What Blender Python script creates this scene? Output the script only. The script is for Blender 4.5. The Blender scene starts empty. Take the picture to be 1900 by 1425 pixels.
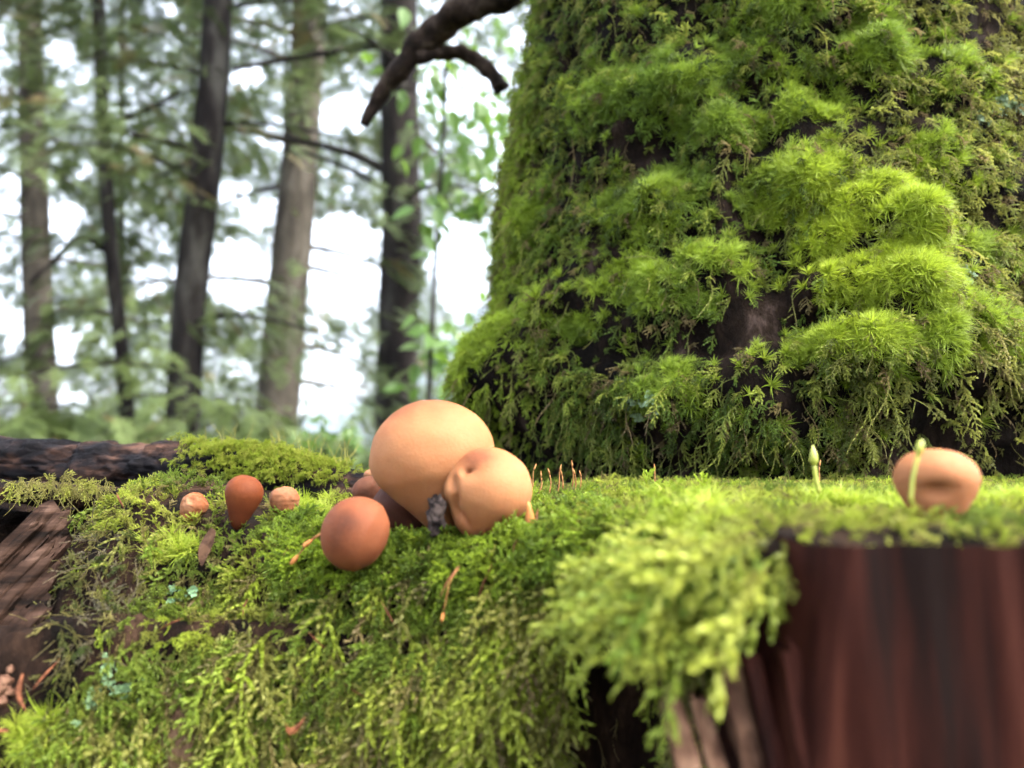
import bpy, math, random
import numpy as np
from mathutils import Vector, Matrix
from mathutils.bvhtree import BVHTree

R = math.radians
random.seed(7)
rng = np.random.default_rng(11)
scn = bpy.context.scene
col = scn.collection

# ------------------------------------------------------------------ camera
CZ = 0.45                      # camera height above the forest floor
LENS = 28.3
FPX = 1900 * LENS / 36.0       # focal length in photograph pixels
PITCH = math.atan((850 - 712.5) / FPX)
cd = bpy.data.cameras.new('camera')
cam = bpy.data.objects.new('camera', cd); col.objects.link(cam)
cam.location = (0, 0, CZ)
cam.rotation_euler = (R(90) + PITCH, 0, 0)
cd.lens = LENS; cd.sensor_width = 36
cd.clip_start = 0.01; cd.clip_end = 9000
cd.dof.use_dof = True
cd.dof.focus_distance = 0.345
cd.dof.aperture_fstop = 8.6
scn.camera = cam

# ------------------------------------------------------------------ light
SUN_EL, SUN_AZ = R(52), R(112)      # azimuth clockwise from +Y (seen from above)
w = bpy.data.worlds.new('World'); scn.world = w; w.use_nodes = True
wn = w.node_tree.nodes; wl = w.node_tree.links
bg = wn['Background']
sky = wn.new('ShaderNodeTexSky'); sky.sky_type = 'NISHITA'; sky.sun_disc = False
sky.sun_elevation = SUN_EL; sky.sun_rotation = SUN_AZ
sky.air_density = 1.0; sky.dust_density = 4.0; sky.ozone_density = 0.0
hs = wn.new('ShaderNodeHueSaturation'); hs.inputs['Saturation'].default_value = .45      # overcast: paler than a clear sky all over
wl.new(sky.outputs[0], hs.inputs['Color']); wl.new(hs.outputs[0], bg.inputs[0]); bg.inputs[1].default_value = 0.15
sd = bpy.data.lights.new('sun', 'SUN'); sun = bpy.data.objects.new('sun', sd); col.objects.link(sun)
sd.energy = 0.9; sd.angle = R(45); sd.color = (1.0, 0.92, 0.78)
sdir = Vector((math.sin(SUN_AZ) * math.cos(SUN_EL), math.cos(SUN_AZ) * math.cos(SUN_EL), math.sin(SUN_EL)))
sun.rotation_euler = sdir.to_track_quat('Z', 'Y').to_euler()
sun.location = (0, -2, 6)

vs = scn.view_settings
vs.view_transform = 'Standard'; vs.look = 'None'; vs.gamma = 1.0; vs.use_curve_mapping = False
vs.exposure = 3.45
scn.render.engine = 'CYCLES'
cy = scn.cycles
cy.use_denoising = True
cy.max_bounces = 5; cy.diffuse_bounces = 3; cy.glossy_bounces = 2; cy.transmission_bounces = 3; cy.transparent_max_bounces = 4
cy.use_adaptive_sampling = True; cy.adaptive_threshold = .025
cy.caustics_reflective = False; cy.caustics_refractive = False

# ------------------------------------------------------------------ helpers
FW = np.array([0, math.cos(PITCH), math.sin(PITCH)]); UP = np.array([0, -math.sin(PITCH), math.cos(PITCH)])
def ray(px, py):
    return FW + np.array([1.0, 0, 0]) * ((px - 950) / FPX) + UP * ((712.5 - py) / FPX)
def at(px, py, Y):
    d = ray(px, py); p = d * (Y / d[1]); return np.array([p[0], p[1], p[2] + CZ])
def project(P):
    q = np.asarray(P, float) - np.array([0, 0, CZ]); f = q @ FW
    return 950 + FPX * q[..., 0] / f, 712.5 - FPX * (q @ UP) / f

def _hash(i, j, k, s):
    n = (i * 374761393 + j * 668265263 + k * 2147483647 + s * 974634777) & 0xFFFFFFFF
    n = ((n ^ (n >> 13)) * 1274126177) & 0xFFFFFFFF
    n = ((n ^ (n >> 16)) * 2246822519) & 0xFFFFFFFF
    return ((n ^ (n >> 15)) & 0xFFFFFF) / float(0xFFFFFF)
def vnoise(p, freq=1.0, seed=0):
    q = np.asarray(p, float) * freq + 100.37
    i = np.floor(q).astype(np.int64); f = q - i; f = f * f * (3 - 2 * f)
    out = 0
    for a in (0, 1):
        for b in (0, 1):
            for c in (0, 1):
                wgt = (f[..., 0] if a else 1 - f[..., 0]) * (f[..., 1] if b else 1 - f[..., 1]) * (f[..., 2] if c else 1 - f[..., 2])
                out = out + wgt * _hash(i[..., 0] + a, i[..., 1] + b, i[..., 2] + c, seed)
    return out * 2 - 1
def fbm(p, freq, seed=0, octv=3):
    s = 0; a = 1; t = 0
    for o in range(octv):
        s = s + a * vnoise(p, freq * 2 ** o, seed + o * 17); t += a; a *= .5
    return s / t
def unit(v):
    v = np.asarray(v, float); return v / np.maximum(np.linalg.norm(v, axis=-1, keepdims=True), 1e-12)
def smooth(x, a, b):
    t = np.clip((x - a) / (b - a), 0, 1); return t * t * (3 - 2 * t)

def mesh(name, V, F, mat=None, parent=None, smoothed=True, attrs=None, link=True):
    me = bpy.data.meshes.new(name)
    me.from_pydata([tuple(map(float, v)) for v in V], [], [tuple(map(int, f)) for f in F])
    if smoothed: me.polygons.foreach_set('use_smooth', [True] * len(me.polygons))
    if attrs:
        for k, a in attrs.items():
            a = np.asarray(a, np.float32)
            if a.ndim == 1:
                at_ = me.attributes.new(k, 'FLOAT', 'POINT'); at_.data.foreach_set('value', a)
            else:
                at_ = me.attributes.new(k, 'FLOAT_VECTOR', 'POINT'); at_.data.foreach_set('vector', a.ravel())
    me.update()
    if mat: me.materials.append(mat)
    o = bpy.data.objects.new(name, me)
    if link: col.objects.link(o)
    if parent: attach(o, parent)
    return o
def attach(o, parent):
    o.parent = parent
    o.matrix_parent_inverse = Matrix.Translation(-Vector(parent.location))
def empty(name, loc):
    o = bpy.data.objects.new(name, None); col.objects.link(o); o.location = tuple(map(float, loc)); o.empty_display_size = .02
    return o
def tag(o, label=None, cat=None, group=None, kind=None):
    if label: o['label'] = label
    if cat: o['category'] = cat
    if group: o['group'] = group
    if kind: o['kind'] = kind
    return o

def tube_geo(path, rad, n=8, flat=1.0, bump=0, seed=0):
    P = np.asarray(path, float); m = len(P); V = []; F = []
    T = unit(np.gradient(P, axis=0)); ref = np.array([0.13, 0.21, 0.97])
    if abs(T[0] @ ref) > .9: ref = np.array([.97, .2, .1])
    nx = unit(np.cross(T[0], ref))
    for i in range(m):
        nx = unit(nx - T[i] * (nx @ T[i])); ny = np.cross(T[i], nx)
        for k in range(n):
            a = 2 * math.pi * k / n
            V.append(P[i] + rad[i] * (math.cos(a) * nx + flat * math.sin(a) * ny))
    for i in range(m - 1):
        for k in range(n):
            F.append((i * n + k, i * n + (k + 1) % n, (i + 1) * n + (k + 1) % n, (i + 1) * n + k))
    F.append(tuple(range(n))[::-1]); F.append(tuple((m - 1) * n + k for k in range(n)))
    V = np.array(V)
    if bump:
        cen = np.repeat(P, n, axis=0); d = V - cen
        V = cen + d * (1 + bump * fbm(V, 1.2 / max(rad), seed)[:, None])
    return V, F
def spline(ctrl, m):
    C = np.asarray(ctrl, float); k = len(C); out = []
    Cp = np.vstack([2 * C[0] - C[1], C, 2 * C[-1] - C[-2]])
    for t in np.linspace(0, k - 1, m):
        i = min(int(t), k - 2); f = t - i
        p0, p1, p2, p3 = Cp[i:i + 4]
        out.append(.5 * (2 * p1 + (p2 - p0) * f + (2 * p0 - 5 * p1 + 4 * p2 - p3) * f * f + (3 * p1 - p0 - 3 * p2 + p3) * f ** 3))
    return np.array(out)
def grid_faces(nu, nv, closed_u=False):
    F = []
    for j in range(nv - 1):
        for i in range(nu if closed_u else nu - 1):
            a = j * nu + i; b = j * nu + (i + 1) % nu
            F.append((a, b, b + nu, a + nu))
    return F
def vert_normals(V, F):
    F4 = np.array([f if len(f) == 4 else (f[0], f[1], f[2], f[2]) for f in F])
    n = np.cross(V[F4[:, 2]] - V[F4[:, 0]], V[F4[:, 3]] - V[F4[:, 1]])
    N = np.zeros_like(V)
    for k in range(4): np.add.at(N, F4[:, k], n)
    return unit(N)
def bvh(V, F): return BVHTree.FromPolygons([tuple(v) for v in V], [tuple(f) for f in F])
def hit(tree, px, py):
    d = unit(ray(px, py)); r = tree.ray_cast(Vector((0, 0, CZ)), Vector(d), 5)
    return (np.array(r[0]), np.array(r[1])) if r[0] else (None, None)

# ------------------------------------------------------------------ materials
def newmat(name):
    m = bpy.data.materials.new(name); m.use_nodes = True
    return m, m.node_tree.nodes, m.node_tree.links, m.node_tree.nodes['Principled BSDF']
def ramp(n, stops):
    r = n.new('ShaderNodeValToRGB'); e = r.color_ramp.elements
    while len(e) > 1: e.remove(e[-1])
    e[0].position = stops[0][0]; e[0].color = (*stops[0][1], 1)
    for p, c in stops[1:]:
        x = e.new(p); x.color = (*c, 1)
    return r
def noise_tex(n, l, scale, detail=6, rough=.6, coord=None, stretch=None, kind='Object'):
    tc = n.new('ShaderNodeTexCoord'); mp = n.new('ShaderNodeMapping'); t = n.new('ShaderNodeTexNoise')
    l.new(tc.outputs[kind], mp.inputs[0])
    if stretch: mp.inputs['Scale'].default_value = stretch
    l.new(mp.outputs[0], t.inputs['Vector'])
    t.inputs['Scale'].default_value = scale; t.inputs['Detail'].default_value = detail; t.inputs['Roughness'].default_value = rough
    return t
def bumpnode(n, l, p, src, strength, dist):
    b = n.new('ShaderNodeBump'); b.inputs['Strength'].default_value = strength; b.inputs['Distance'].default_value = dist
    l.new(src, b.inputs['Height']); l.new(b.outputs[0], p.inputs['Normal']); return b

def surf_mat(name, stops, scale, stretch=None, rough=.8, bump=.6, bdist=.001, detail=8):
    m, n, l, p = newmat(name)
    t = noise_tex(n, l, scale, detail, .65, stretch=stretch)
    mr = n.new('ShaderNodeMapRange'); mr.inputs[1].default_value = .30; mr.inputs[2].default_value = .70; l.new(t.outputs['Fac'], mr.inputs[0])
    r = ramp(n, stops); l.new(mr.outputs[0], r.inputs[0]); l.new(r.outputs[0], p.inputs['Base Color'])
    p.inputs['Roughness'].default_value = rough; p.inputs['Specular IOR Level'].default_value = .05
    t2 = noise_tex(n, l, scale * 2.3, 8, .7, stretch=stretch)
    bumpnode(n, l, p, t2.outputs['Fac'], bump, bdist)
    return m

def leaf_mat(name, brown=(.07, .045, .018), transl=.5, rough=.5, age_lo=.0, age_hi=.55, spec=.25):
    """tint of each shoot comes from its own colour; older bases of the shoots are brownish"""
    m, n, l, p = newmat(name)
    ai = n.new('ShaderNodeAttribute'); ai.attribute_type = 'INSTANCER'; ai.attribute_name = 'tint'
    ag = n.new('ShaderNodeAttribute'); ag.attribute_type = 'GEOMETRY'; ag.attribute_name = 'age'
    mr = n.new('ShaderNodeMapRange'); mr.inputs[1].default_value = age_lo; mr.inputs[2].default_value = age_hi
    l.new(ag.outputs['Fac'], mr.inputs[0])
    mx = n.new('ShaderNodeMix'); mx.data_type = 'RGBA'
    mx.inputs[6].default_value = (*brown, 1)
    l.new(mr.outputs[0], mx.inputs[0]); l.new(ai.outputs['Color'], mx.inputs[7])
    l.new(mx.outputs[2], p.inputs['Base Color'])
    p.inputs['Roughness'].default_value = rough; p.inputs['Specular IOR Level'].default_value = spec
    tr = n.new('ShaderNodeBsdfTranslucent'); l.new(mx.outputs[2], tr.inputs[0])
    ms = n.new('ShaderNodeMixShader'); ms.inputs[0].default_value = transl
    out = n['Material Output']
    l.new(p.outputs[0], ms.inputs[1]); l.new(tr.outputs[0], ms.inputs[2]); l.new(ms.outputs[0], out.inputs[0])
    return m

M = {}
M['ground'] = surf_mat('forest_floor', [(.3, (.02, .015, .008)), (.5, (.05, .04, .018)), (.7, (.05, .075, .02))], 3.0, bump=.8, bdist=.03)
M['rot'] = surf_mat('rotten_wood', [(.2, (.002, .0015, .001)), (.5, (.009, .005, .0035)), (.7, (.02, .011, .007)), (.92, (.055, .032, .02))], 60, stretch=(1, .5, .35), rough=.8, bump=1, bdist=.005)
M['slab'] = surf_mat('red_brown_wood', [(.15, (.004, .0015, .0012)), (.45, (.014, .0034, .0022)), (.62, (.023, .0062, .004)), (.9, (.036, .0115, .007))], 55, stretch=(1.4, 1, .09), rough=.7, bump=.5, bdist=.0012)
M['strip'] = surf_mat('pale_split_wood', [(.2, (.03, .014, .009)), (.5, (.09, .048, .03)), (.8, (.17, .10, .065))], 120, stretch=(1, 1, .1), rough=.7, bump=.5, bdist=.0007)
M['knot'] = surf_mat('pale_bare_wood', [(.15, (.05, .028, .018)), (.5, (.16, .10, .06)), (.85, (.28, .20, .13))], 110, stretch=(1, 1, .25), rough=.7, bump=.8, bdist=.002)
M['redstrip'] = surf_mat('red_split_wood', [(.2, (.018, .004, .003)), (.55, (.05, .012, .008)), (.85, (.09, .03, .02))], 110, stretch=(1, 1, .12), rough=.6, bump=.5, bdist=.0007)
M['splinter'] = surf_mat('grey_split_wood', [(.15, (.003, .0018, .0013)), (.45, (.014, .0075, .005)), (.7, (.03, .017, .012)), (.92, (.065, .04, .03))], 140, stretch=(.25, .25, 1.6), rough=.75, bump=.6, bdist=.001)
M['char'] = surf_mat('blackened_bark', [(.2, (.002, .002, .0025)), (.5, (.007, .006, .007)), (.66, (.02, .012, .010)), (.88, (.075, .04, .028))], 55, stretch=(.45, 1, 1.5), rough=.55, bump=.9, bdist=.003)
M['bark'] = surf_mat('tree_bark', [(.2, (.002, .0015, .001)), (.5, (.006, .004, .003)), (.75, (.016, .010, .007)), (.93, (.05, .034, .028))], 38, stretch=(1, 1, .35), rough=.9, bump=1, bdist=.014)
M['branch'] = surf_mat('dead_branch_bark', [(.2, (.008, .006, .005)), (.55, (.025, .017, .013)), (.85, (.06, .045, .036))], 45, rough=.85, bump=.8, bdist=.003)
M['farbark'] = surf_mat('grey_conifer_bark', [(.2, (.005, .004, .0045)), (.55, (.014, .012, .011)), (.85, (.04, .038, .034))], 9, stretch=(1, 1, .25), rough=.9, bump=.7, bdist=.01)
M['lit_far_bark'] = surf_mat('lit_far_conifer_bark', [(.2, (.02, .017, .014)), (.55, (.038, .033, .026)), (.85, (.065, .058, .048))], 7, stretch=(1, 1, .3), rough=.9, bump=.7, bdist=.01)  # paleness of distance and light put into the bark colour
M['hill'] = surf_mat('wooded_mountain', [(.3, (.03, .05, .05)), (.6, (.06, .085, .075)), (.8, (.16, .17, .17))], .012, rough=.95, bump=.3, bdist=5)
M['moss'] = leaf_mat('feather_moss')
M['cushion'] = leaf_mat('cushion_moss', brown=(.05, .055, .012), transl=.5, age_hi=.5)
M['conifer'] = leaf_mat('conifer_needles', brown=(.05, .035, .02), transl=.25, age_hi=.15)
M['lichen'] = leaf_mat('mint_lichen', brown=(.2, .3, .2), transl=.15, rough=.8)
M['broad'] = None
m, n, l, p = newmat('broad_leaf'); p.inputs['Base Color'].default_value = (.075, .15, .03, 1); p.inputs['Roughness'].default_value = .45
tr = n.new('ShaderNodeBsdfTranslucent'); tr.inputs[0].default_value = (.12, .21, .03, 1); ms = n.new('ShaderNodeMixShader'); ms.inputs[0].default_value = .5
l.new(p.outputs[0], ms.inputs[1]); l.new(tr.outputs[0], ms.inputs[2]); l.new(ms.outputs[0], n['Material Output'].inputs[0]); M['broad'] = m

def plain_mat(name, a, b, scale=300, rough=.6, bump=.3, bd=.0003):
    return surf_mat(name, [(.35, a), (.65, b)], scale, rough=rough, bump=bump, bdist=bd)
M['seta'] = plain_mat('orange_brown_stalk', (.13, .055, .02), (.24, .12, .045), 400)
M['thin'] = plain_mat('olive_stalks', (.12, .12, .03), (.22, .19, .05), 300)
M['bud'] = plain_mat('bud_scale', (.26, .10, .03), (.36, .16, .055), 300, .4)
M['needle'] = plain_mat('dead_needle', (.05, .018, .009), (.11, .042, .02), 300)
M['flake'] = plain_mat('dead_leaf', (.025, .014, .01), (.06, .034, .022), 200)
M['soil'] = plain_mat('soil_crumbs', (.008, .006, .006), (.06, .045, .04), 250, .5, 1, .001)
M['crumb'] = plain_mat('wood_crumbs', (.035, .016, .010), (.10, .055, .036), 250, .7)

def puff_mat(name, pale, mid, dark):
    m, n, l, p = newmat(name)
    pa = n.new('ShaderNodeAttribute'); pa.attribute_name = 'pigment_shade'
    t = noise_tex(n, l, 70, 5, .6); t2 = noise_tex(n, l, 900, 3, .6)
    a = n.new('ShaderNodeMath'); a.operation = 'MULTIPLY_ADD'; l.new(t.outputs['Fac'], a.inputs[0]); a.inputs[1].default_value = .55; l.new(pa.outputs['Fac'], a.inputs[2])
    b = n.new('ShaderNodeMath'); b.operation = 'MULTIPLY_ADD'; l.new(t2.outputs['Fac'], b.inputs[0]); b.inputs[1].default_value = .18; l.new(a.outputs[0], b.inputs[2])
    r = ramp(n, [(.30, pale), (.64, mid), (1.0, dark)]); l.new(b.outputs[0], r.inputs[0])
    # sparse dark specks
    v = n.new('ShaderNodeTexVoronoi'); tc = n.new('ShaderNodeTexCoord'); l.new(tc.outputs['Object'], v.inputs['Vector']); v.inputs['Scale'].default_value = 150
    sp = ramp(n, [(.0, (.35, .25, .2)), (.045, (.8, .75, .7)), (.07, (1, 1, 1))]); l.new(v.outputs['Distance'], sp.inputs[0])
    mx = n.new('ShaderNodeMix'); mx.data_type = 'RGBA'; mx.blend_type = 'MULTIPLY'; mx.inputs[0].default_value = .6
    l.new(r.outputs[0], mx.inputs[6]); l.new(sp.outputs[0], mx.inputs[7]); l.new(mx.outputs[2], p.inputs['Base Color'])
    p.inputs['Roughness'].default_value = .7; p.inputs['Specular IOR Level'].default_value = .12
    p.inputs['Subsurface Weight'].default_value = .35; p.inputs['Subsurface Radius'].default_value = (1, .45, .25); p.inputs['Subsurface Scale'].default_value = .0025
    bumpnode(n, l, p, t2.outputs['Fac'], .4, .0004)
    return m
M['puff'] = puff_mat('tan_puffball', (.245, .108, .047), (.195, .073, .030), (.085, .026, .012))
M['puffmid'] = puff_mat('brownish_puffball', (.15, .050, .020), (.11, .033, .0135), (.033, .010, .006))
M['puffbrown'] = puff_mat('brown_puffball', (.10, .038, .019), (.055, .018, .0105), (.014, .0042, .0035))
M['puffred'] = puff_mat('red_brown_puffball', (.11, .029, .008), (.07, .016, .0047), (.026, .006, .003))
M['pufforange'] = puff_mat('orange_puffball', (.20, .095, .05), (.12, .038, .012), (.06, .017, .006))

# ------------------------------------------------------------------ shoots that are scattered (prototypes)
class Geo:
    def __init__(s): s.V = []; s.F = []; s.A = []
    def leaf(s, b, d, side, nr, L, W, fold=.0, curl=.0, a=1.0):
        i = len(s.V)
        s.V += [b, b + d * L * .42 + side * W * .5 + nr * fold, b + d * L * .42 - side * W * .5 + nr * fold, b + d * L + nr * curl]
        s.F += [(i, i + 1, i + 3), (i, i + 3, i + 2)]; s.A += [a * .7, a, a, min(1, a * 1.1)]
    def ribbon(s, pts, wid, side, a0=0, a1=1):
        i = len(s.V); m = len(pts)
        for k in range(m):
            wv = side * wid * .5 * (1 - (k / (m - 1)) ** 1.6)
            s.V += [pts[k] + wv, pts[k] - wv]; s.A += [a0 + (a1 - a0) * k / (m - 1)] * 2
        for k in range(m - 1): s.F.append((i + 2 * k, i + 2 * k + 2, i + 2 * k + 3, i + 2 * k + 1))
    def tube(s, path, rad, n=4, a=0):
        V, F = tube_geo(path, rad, n); i = len(s.V); s.V += list(V); s.F += [tuple(i + q for q in f) for f in F]; s.A += [a] * len(V)
    def obj(s, name, mat): return mesh(name, s.V, s.F, mat, attrs={'age': np.clip(s.A, 0, 1)}, link=False, smoothed=False)

def leafy(g, path, L, W, step, rows, ang, a0, a1, rnd):
    """small overlapping leaves in spiral rows round a stem"""
    P = np.asarray(path); T = unit(np.gradient(P, axis=0)); seg = np.linalg.norm(np.diff(P, axis=0), axis=1).sum()
    cnt = max(3, int(seg / step)); ph = rnd.random() * 6
    for k in range(cnt):
        f = (k + .5) / cnt * (len(P) - 1); i = min(int(f), len(P) - 2); p = P[i] + (P[i + 1] - P[i]) * (f - i); t = T[i]
        ref = np.array([0, 1., 0]) if abs(t[1]) < .9 else np.array([1., 0, 0])
        u = unit(np.cross(t, ref)); v = np.cross(t, u)
        for r in range(rows):
            ph += 2.4 if rows == 1 else 2 * math.pi / rows
            aa = ph + rnd.uniform(-.3, .3)
            o = u * math.cos(aa) + v * math.sin(aa)
            an = R(ang) * rnd.uniform(.75, 1.3)
            d = t * math.cos(an) + o * math.sin(an); sd = np.cross(t, o)
            tip = k / cnt
            sc = rnd.uniform(.8, 1.15) * (1 - .45 * tip ** 3)
            g.leaf(p, d, sd, unit(np.cross(sd, d)), L * sc, W * sc, fold=-.12 * W, curl=-.15 * L, a=a0 + (a1 - a0) * tip)
        ph += .7

def feather(seed, L=.024, nb=17, BL=.0062, lift=.25, ls=1.0):
    rnd = random.Random(seed); g = Geo()
    sway = rnd.uniform(-.15, .15)
    main = np.array([[sway * L * math.sin(t * 2.5), lift * L * math.sin(math.pi * min(1, t * .95)) , L * t] for t in np.linspace(0, 1, 14)])
    g.tube(main, [.00022 * (1 - .6 * i / 13) for i in range(14)], 4, .15)
    leafy(g, main, .0014 * ls, .0007 * ls, .00045 * ls, 2, 34, .25, 1, rnd)
    for k in range(nb):
        t = .12 + .82 * k / nb; f = t * 13; i = int(f); p = main[i] + (main[i + 1] - main[i]) * (f - i)
        s = 1 if k % 2 else -1
        bl = BL * (math.sin(math.pi * min(1, .25 + t * .75)) * .9 + .15) * rnd.uniform(.25, 1.35)
        an = R(rnd.uniform(22, 70)); dz = math.cos(an); dx = math.sin(an) * s
        q = rnd.uniform(-.6, .6)
        br = np.array([p + bl * np.array([dx * u * (1 - .18 * u), q * u - .25 * u * u * .5 + rnd.uniform(-.02, .02), dz * u + .18 * u * u]) for u in np.linspace(0, 1, 6)])
        leafy(g, br, .0014 * ls * rnd.uniform(.85, 1.2), .0008 * ls, .0005 * ls, 2, 34, .35 + .3 * t, .75 + .35 * t, rnd)
    return g.obj('feather_shoot', M['moss'])
def string(seed, L=.024, ls=1.0):
    rnd = random.Random(seed); g = Geo(); ph = rnd.random() * 6
    main = np.array([[.08 * L * math.sin(t * 5 + ph), .06 * L * math.cos(t * 4 + ph), L * t] for t in np.linspace(0, 1, 14)])
    g.tube(main, [.0002] * 14, 3, .1)
    leafy(g, main, .0011 * ls, .00055 * ls, .00055 * ls, 2, 34, .3, 1, rnd)
    for k in range(rnd.randint(1, 4)):
        i = rnd.randint(2, 10); d = unit(np.array([rnd.uniform(-1, 1), rnd.uniform(-.3, .5), rnd.uniform(.4, 1)])); bl = L * rnd.uniform(.1, .25)
        leafy(g, np.array([main[i] + d * bl * u for u in np.linspace(0, 1, 4)]), .0011, .0005, .0005, 2, 34, .4, 1, rnd)
    return g.obj('string_shoot', M['moss'])
def tuft(seed, H=.006, LL=.011, n=46, wid=.0007, mat='cushion'):
    """broom moss: long narrow sickle leaves, most of them swept to one side"""
    rnd = random.Random(seed); g = Geo()
    for k in range(n):
        z0 = H * rnd.random() ** .6; a = rnd.random() * 2 * math.pi
        o = np.array([math.cos(a), math.sin(a), 0])
        el = R(rnd.uniform(28, 78)) ; L = LL * rnd.uniform(.55, 1.15)
        d = o * math.cos(el) + np.array([0, 0, 1]) * math.sin(el)
        bend = (o * .45 + np.array([.5, 0, -.35])) * rnd.uniform(.2, .85)
        pts = [np.array([0, 0, z0]) + L * (d * t + bend * t * t * .8) for t in np.linspace(0, 1, 5)]
        sd = unit(np.cross(d, np.array([rnd.uniform(-.5, .5), rnd.uniform(-.5, .5), 1.]) ))
        g.ribbon(pts, wid * rnd.uniform(.8, 1.3), sd, .25 * z0 / H, .75 + .25 * z0 / H)
    return g.obj('cushion_shoot', M[mat])
def rosette(seed, n=18, L=.0028, W=.0011):
    rnd = random.Random(seed); g = Geo()
    for k in range(n):
        a = k * 2.4; el = R(15 + 60 * k / n + rnd.uniform(-10, 10)); o = np.array([math.cos(a), math.sin(a), 0])
        d = o * math.cos(el) + np.array([0, 0, math.sin(el)]); sd = np.array([-math.sin(a), math.cos(a), 0])
        g.leaf(np.array([0, 0, .0022 * k / n]), d, sd, np.cross(d, sd), L * rnd.uniform(.8, 1.2), W, fold=.0002, curl=-.0004, a=.25 + .75 * k / n)
    return g.obj('rosette_shoot', M['moss'])
def lobes(seed, n=16, L=.002):
    rnd = random.Random(seed); g = Geo()
    for k in range(n):
        a = rnd.random() * 6.28; o = np.array([math.cos(a), math.sin(a), rnd.uniform(.1, .9)]); d = unit(o); sd = unit(np.cross(d, [0, 0, 1]))
        b = np.array([rnd.uniform(-1, 1), rnd.uniform(-1, 1), 0]) * .0018
        i = len(g.V); nr = np.cross(sd, d)
        for (u, v) in ((0, -.25), (.5, -.55), (1, -.35), (1, .35), (.5, .55), (0, .25)):
            g.V.append(b + d * L * u + sd * L * v + nr * L * .2 * u * u); g.A.append(.4 + .6 * u)
        g.F.append((i, i + 1, i + 4, i + 5)); g.F.append((i + 1, i + 2, i + 3, i + 4))
    return g.obj('lichen_lobes', M['lichen'])
def spray(seed, L=.34, nb=30):
    """flat drooping conifer spray"""
    rnd = random.Random(seed); g = Geo()
    X = np.array([1., 0, 0]); Y = np.array([0, 1., 0]); Z = np.array([0, 0, 1.])
    main = np.array([[.03 * math.sin(3 * t + seed), -.22 * L * t * t, L * t] for t in np.linspace(0, 1, 8)])
    g.tube(main, [.002 * (1 - .7 * i / 7) for i in range(8)], 3, 0)
    def needles(p0, d, ln, sd):
        c = max(4, int(ln / .006))
        for j in range(c):
            for s in (-1, 1):
                b = p0 + d * ln * (j + .3) / c
                nd = unit(d * .55 + sd * s + Y * rnd.uniform(-.25, .35)); w = .0048
                i = len(g.V); g.V += [b + d * w * .5, b - d * w * .5, b + nd * .0145 * rnd.uniform(.75, 1.15)]; g.F.append((i, i + 1, i + 2)); g.A += [1, 1, 1]
    for k in range(nb):
        t = .05 + .93 * k / nb; f = t * 7; i = int(f); p = main[i] + (main[i + 1] - main[i]) * (f - i); s = 1 if k % 2 else -1
        bl = L * .42 * (1 - t) ** .7 * rnd.uniform(.6, 1.1) + .02
        d = unit(Z * .75 + X * s * .9 + Y * rnd.uniform(-.35, .05)); sd = unit(np.cross(d, Y))
        needles(p, d, bl, sd)
    needles(main[0], unit(main[-1] - main[0]), L, X)
    return g.obj('conifer_spray', M['conifer'])

def scatter_pts(V, F, dens, n, rs):
    tri = []
    for f in F:
        tri.append(f[:3])
        if len(f) == 4: tri.append((f[0], f[2], f[3]))
    tri = np.array(tri); A = V[tri[:, 0]]; B = V[tri[:, 1]]; C = V[tri[:, 2]]
    ar = np.linalg.norm(np.cross(B - A, C - A), axis=1) * dens[tri].mean(1)
    N = vert_normals(V, F)
    ch = rs.choice(len(tri), n, p=ar / ar.sum())
    u = rs.random(n); v = rs.random(n); fl = u + v > 1; u[fl] = 1 - u[fl]; v[fl] = 1 - v[fl]; w_ = 1 - u - v
    t = tri[ch]
    pos = V[t[:, 0]] * w_[:, None] + V[t[:, 1]] * u[:, None] + V[t[:, 2]] * v[:, None]
    nr = unit(N[t[:, 0]] * w_[:, None] + N[t[:, 1]] * u[:, None] + N[t[:, 2]] * v[:, None])
    return pos, nr
_ng = {}
def gn_group(protos):
    key = tuple(o.name for o in protos)
    if key in _ng: return _ng[key]
    ng = bpy.data.node_groups.new('shoots', 'GeometryNodeTree')
    ng.interface.new_socket('Geometry', in_out='INPUT', socket_type='NodeSocketGeometry')
    ng.interface.new_socket('Geometry', in_out='OUTPUT', socket_type='NodeSocketGeometry')
    N = ng.nodes; L = ng.links
    gi = N.new('NodeGroupInput'); go = N.new('NodeGroupOutput'); ip = N.new('GeometryNodeInstanceOnPoints'); jn = N.new('GeometryNodeJoinGeometry')
    for o in protos:
        oi = N.new('GeometryNodeObjectInfo'); oi.inputs['Object'].default_value = o
        g2 = N.new('GeometryNodeGeometryToInstance'); L.new(oi.outputs['Geometry'], g2.inputs[0]); L.new(g2.outputs[0], jn.inputs[0])
    def attr(nm, ty):
        a = N.new('GeometryNodeInputNamedAttribute'); a.data_type = ty; a.inputs['Name'].default_value = nm; return a.outputs['Attribute']
    e2r = N.new('FunctionNodeEulerToRotation'); L.new(attr('rot', 'FLOAT_VECTOR'), e2r.inputs[0])
    L.new(gi.outputs[0], ip.inputs['Points']); L.new(jn.outputs[0], ip.inputs['Instance'])
    ip.inputs['Pick Instance'].default_value = True
    L.new(attr('pick', 'INT'), ip.inputs['Instance Index']); L.new(e2r.outputs[0], ip.inputs['Rotation'])
    L.new(attr('scl', 'FLOAT_VECTOR'), ip.inputs['Scale']); L.new(ip.outputs[0], go.inputs[0])
    _ng[key] = ng; return ng
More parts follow.
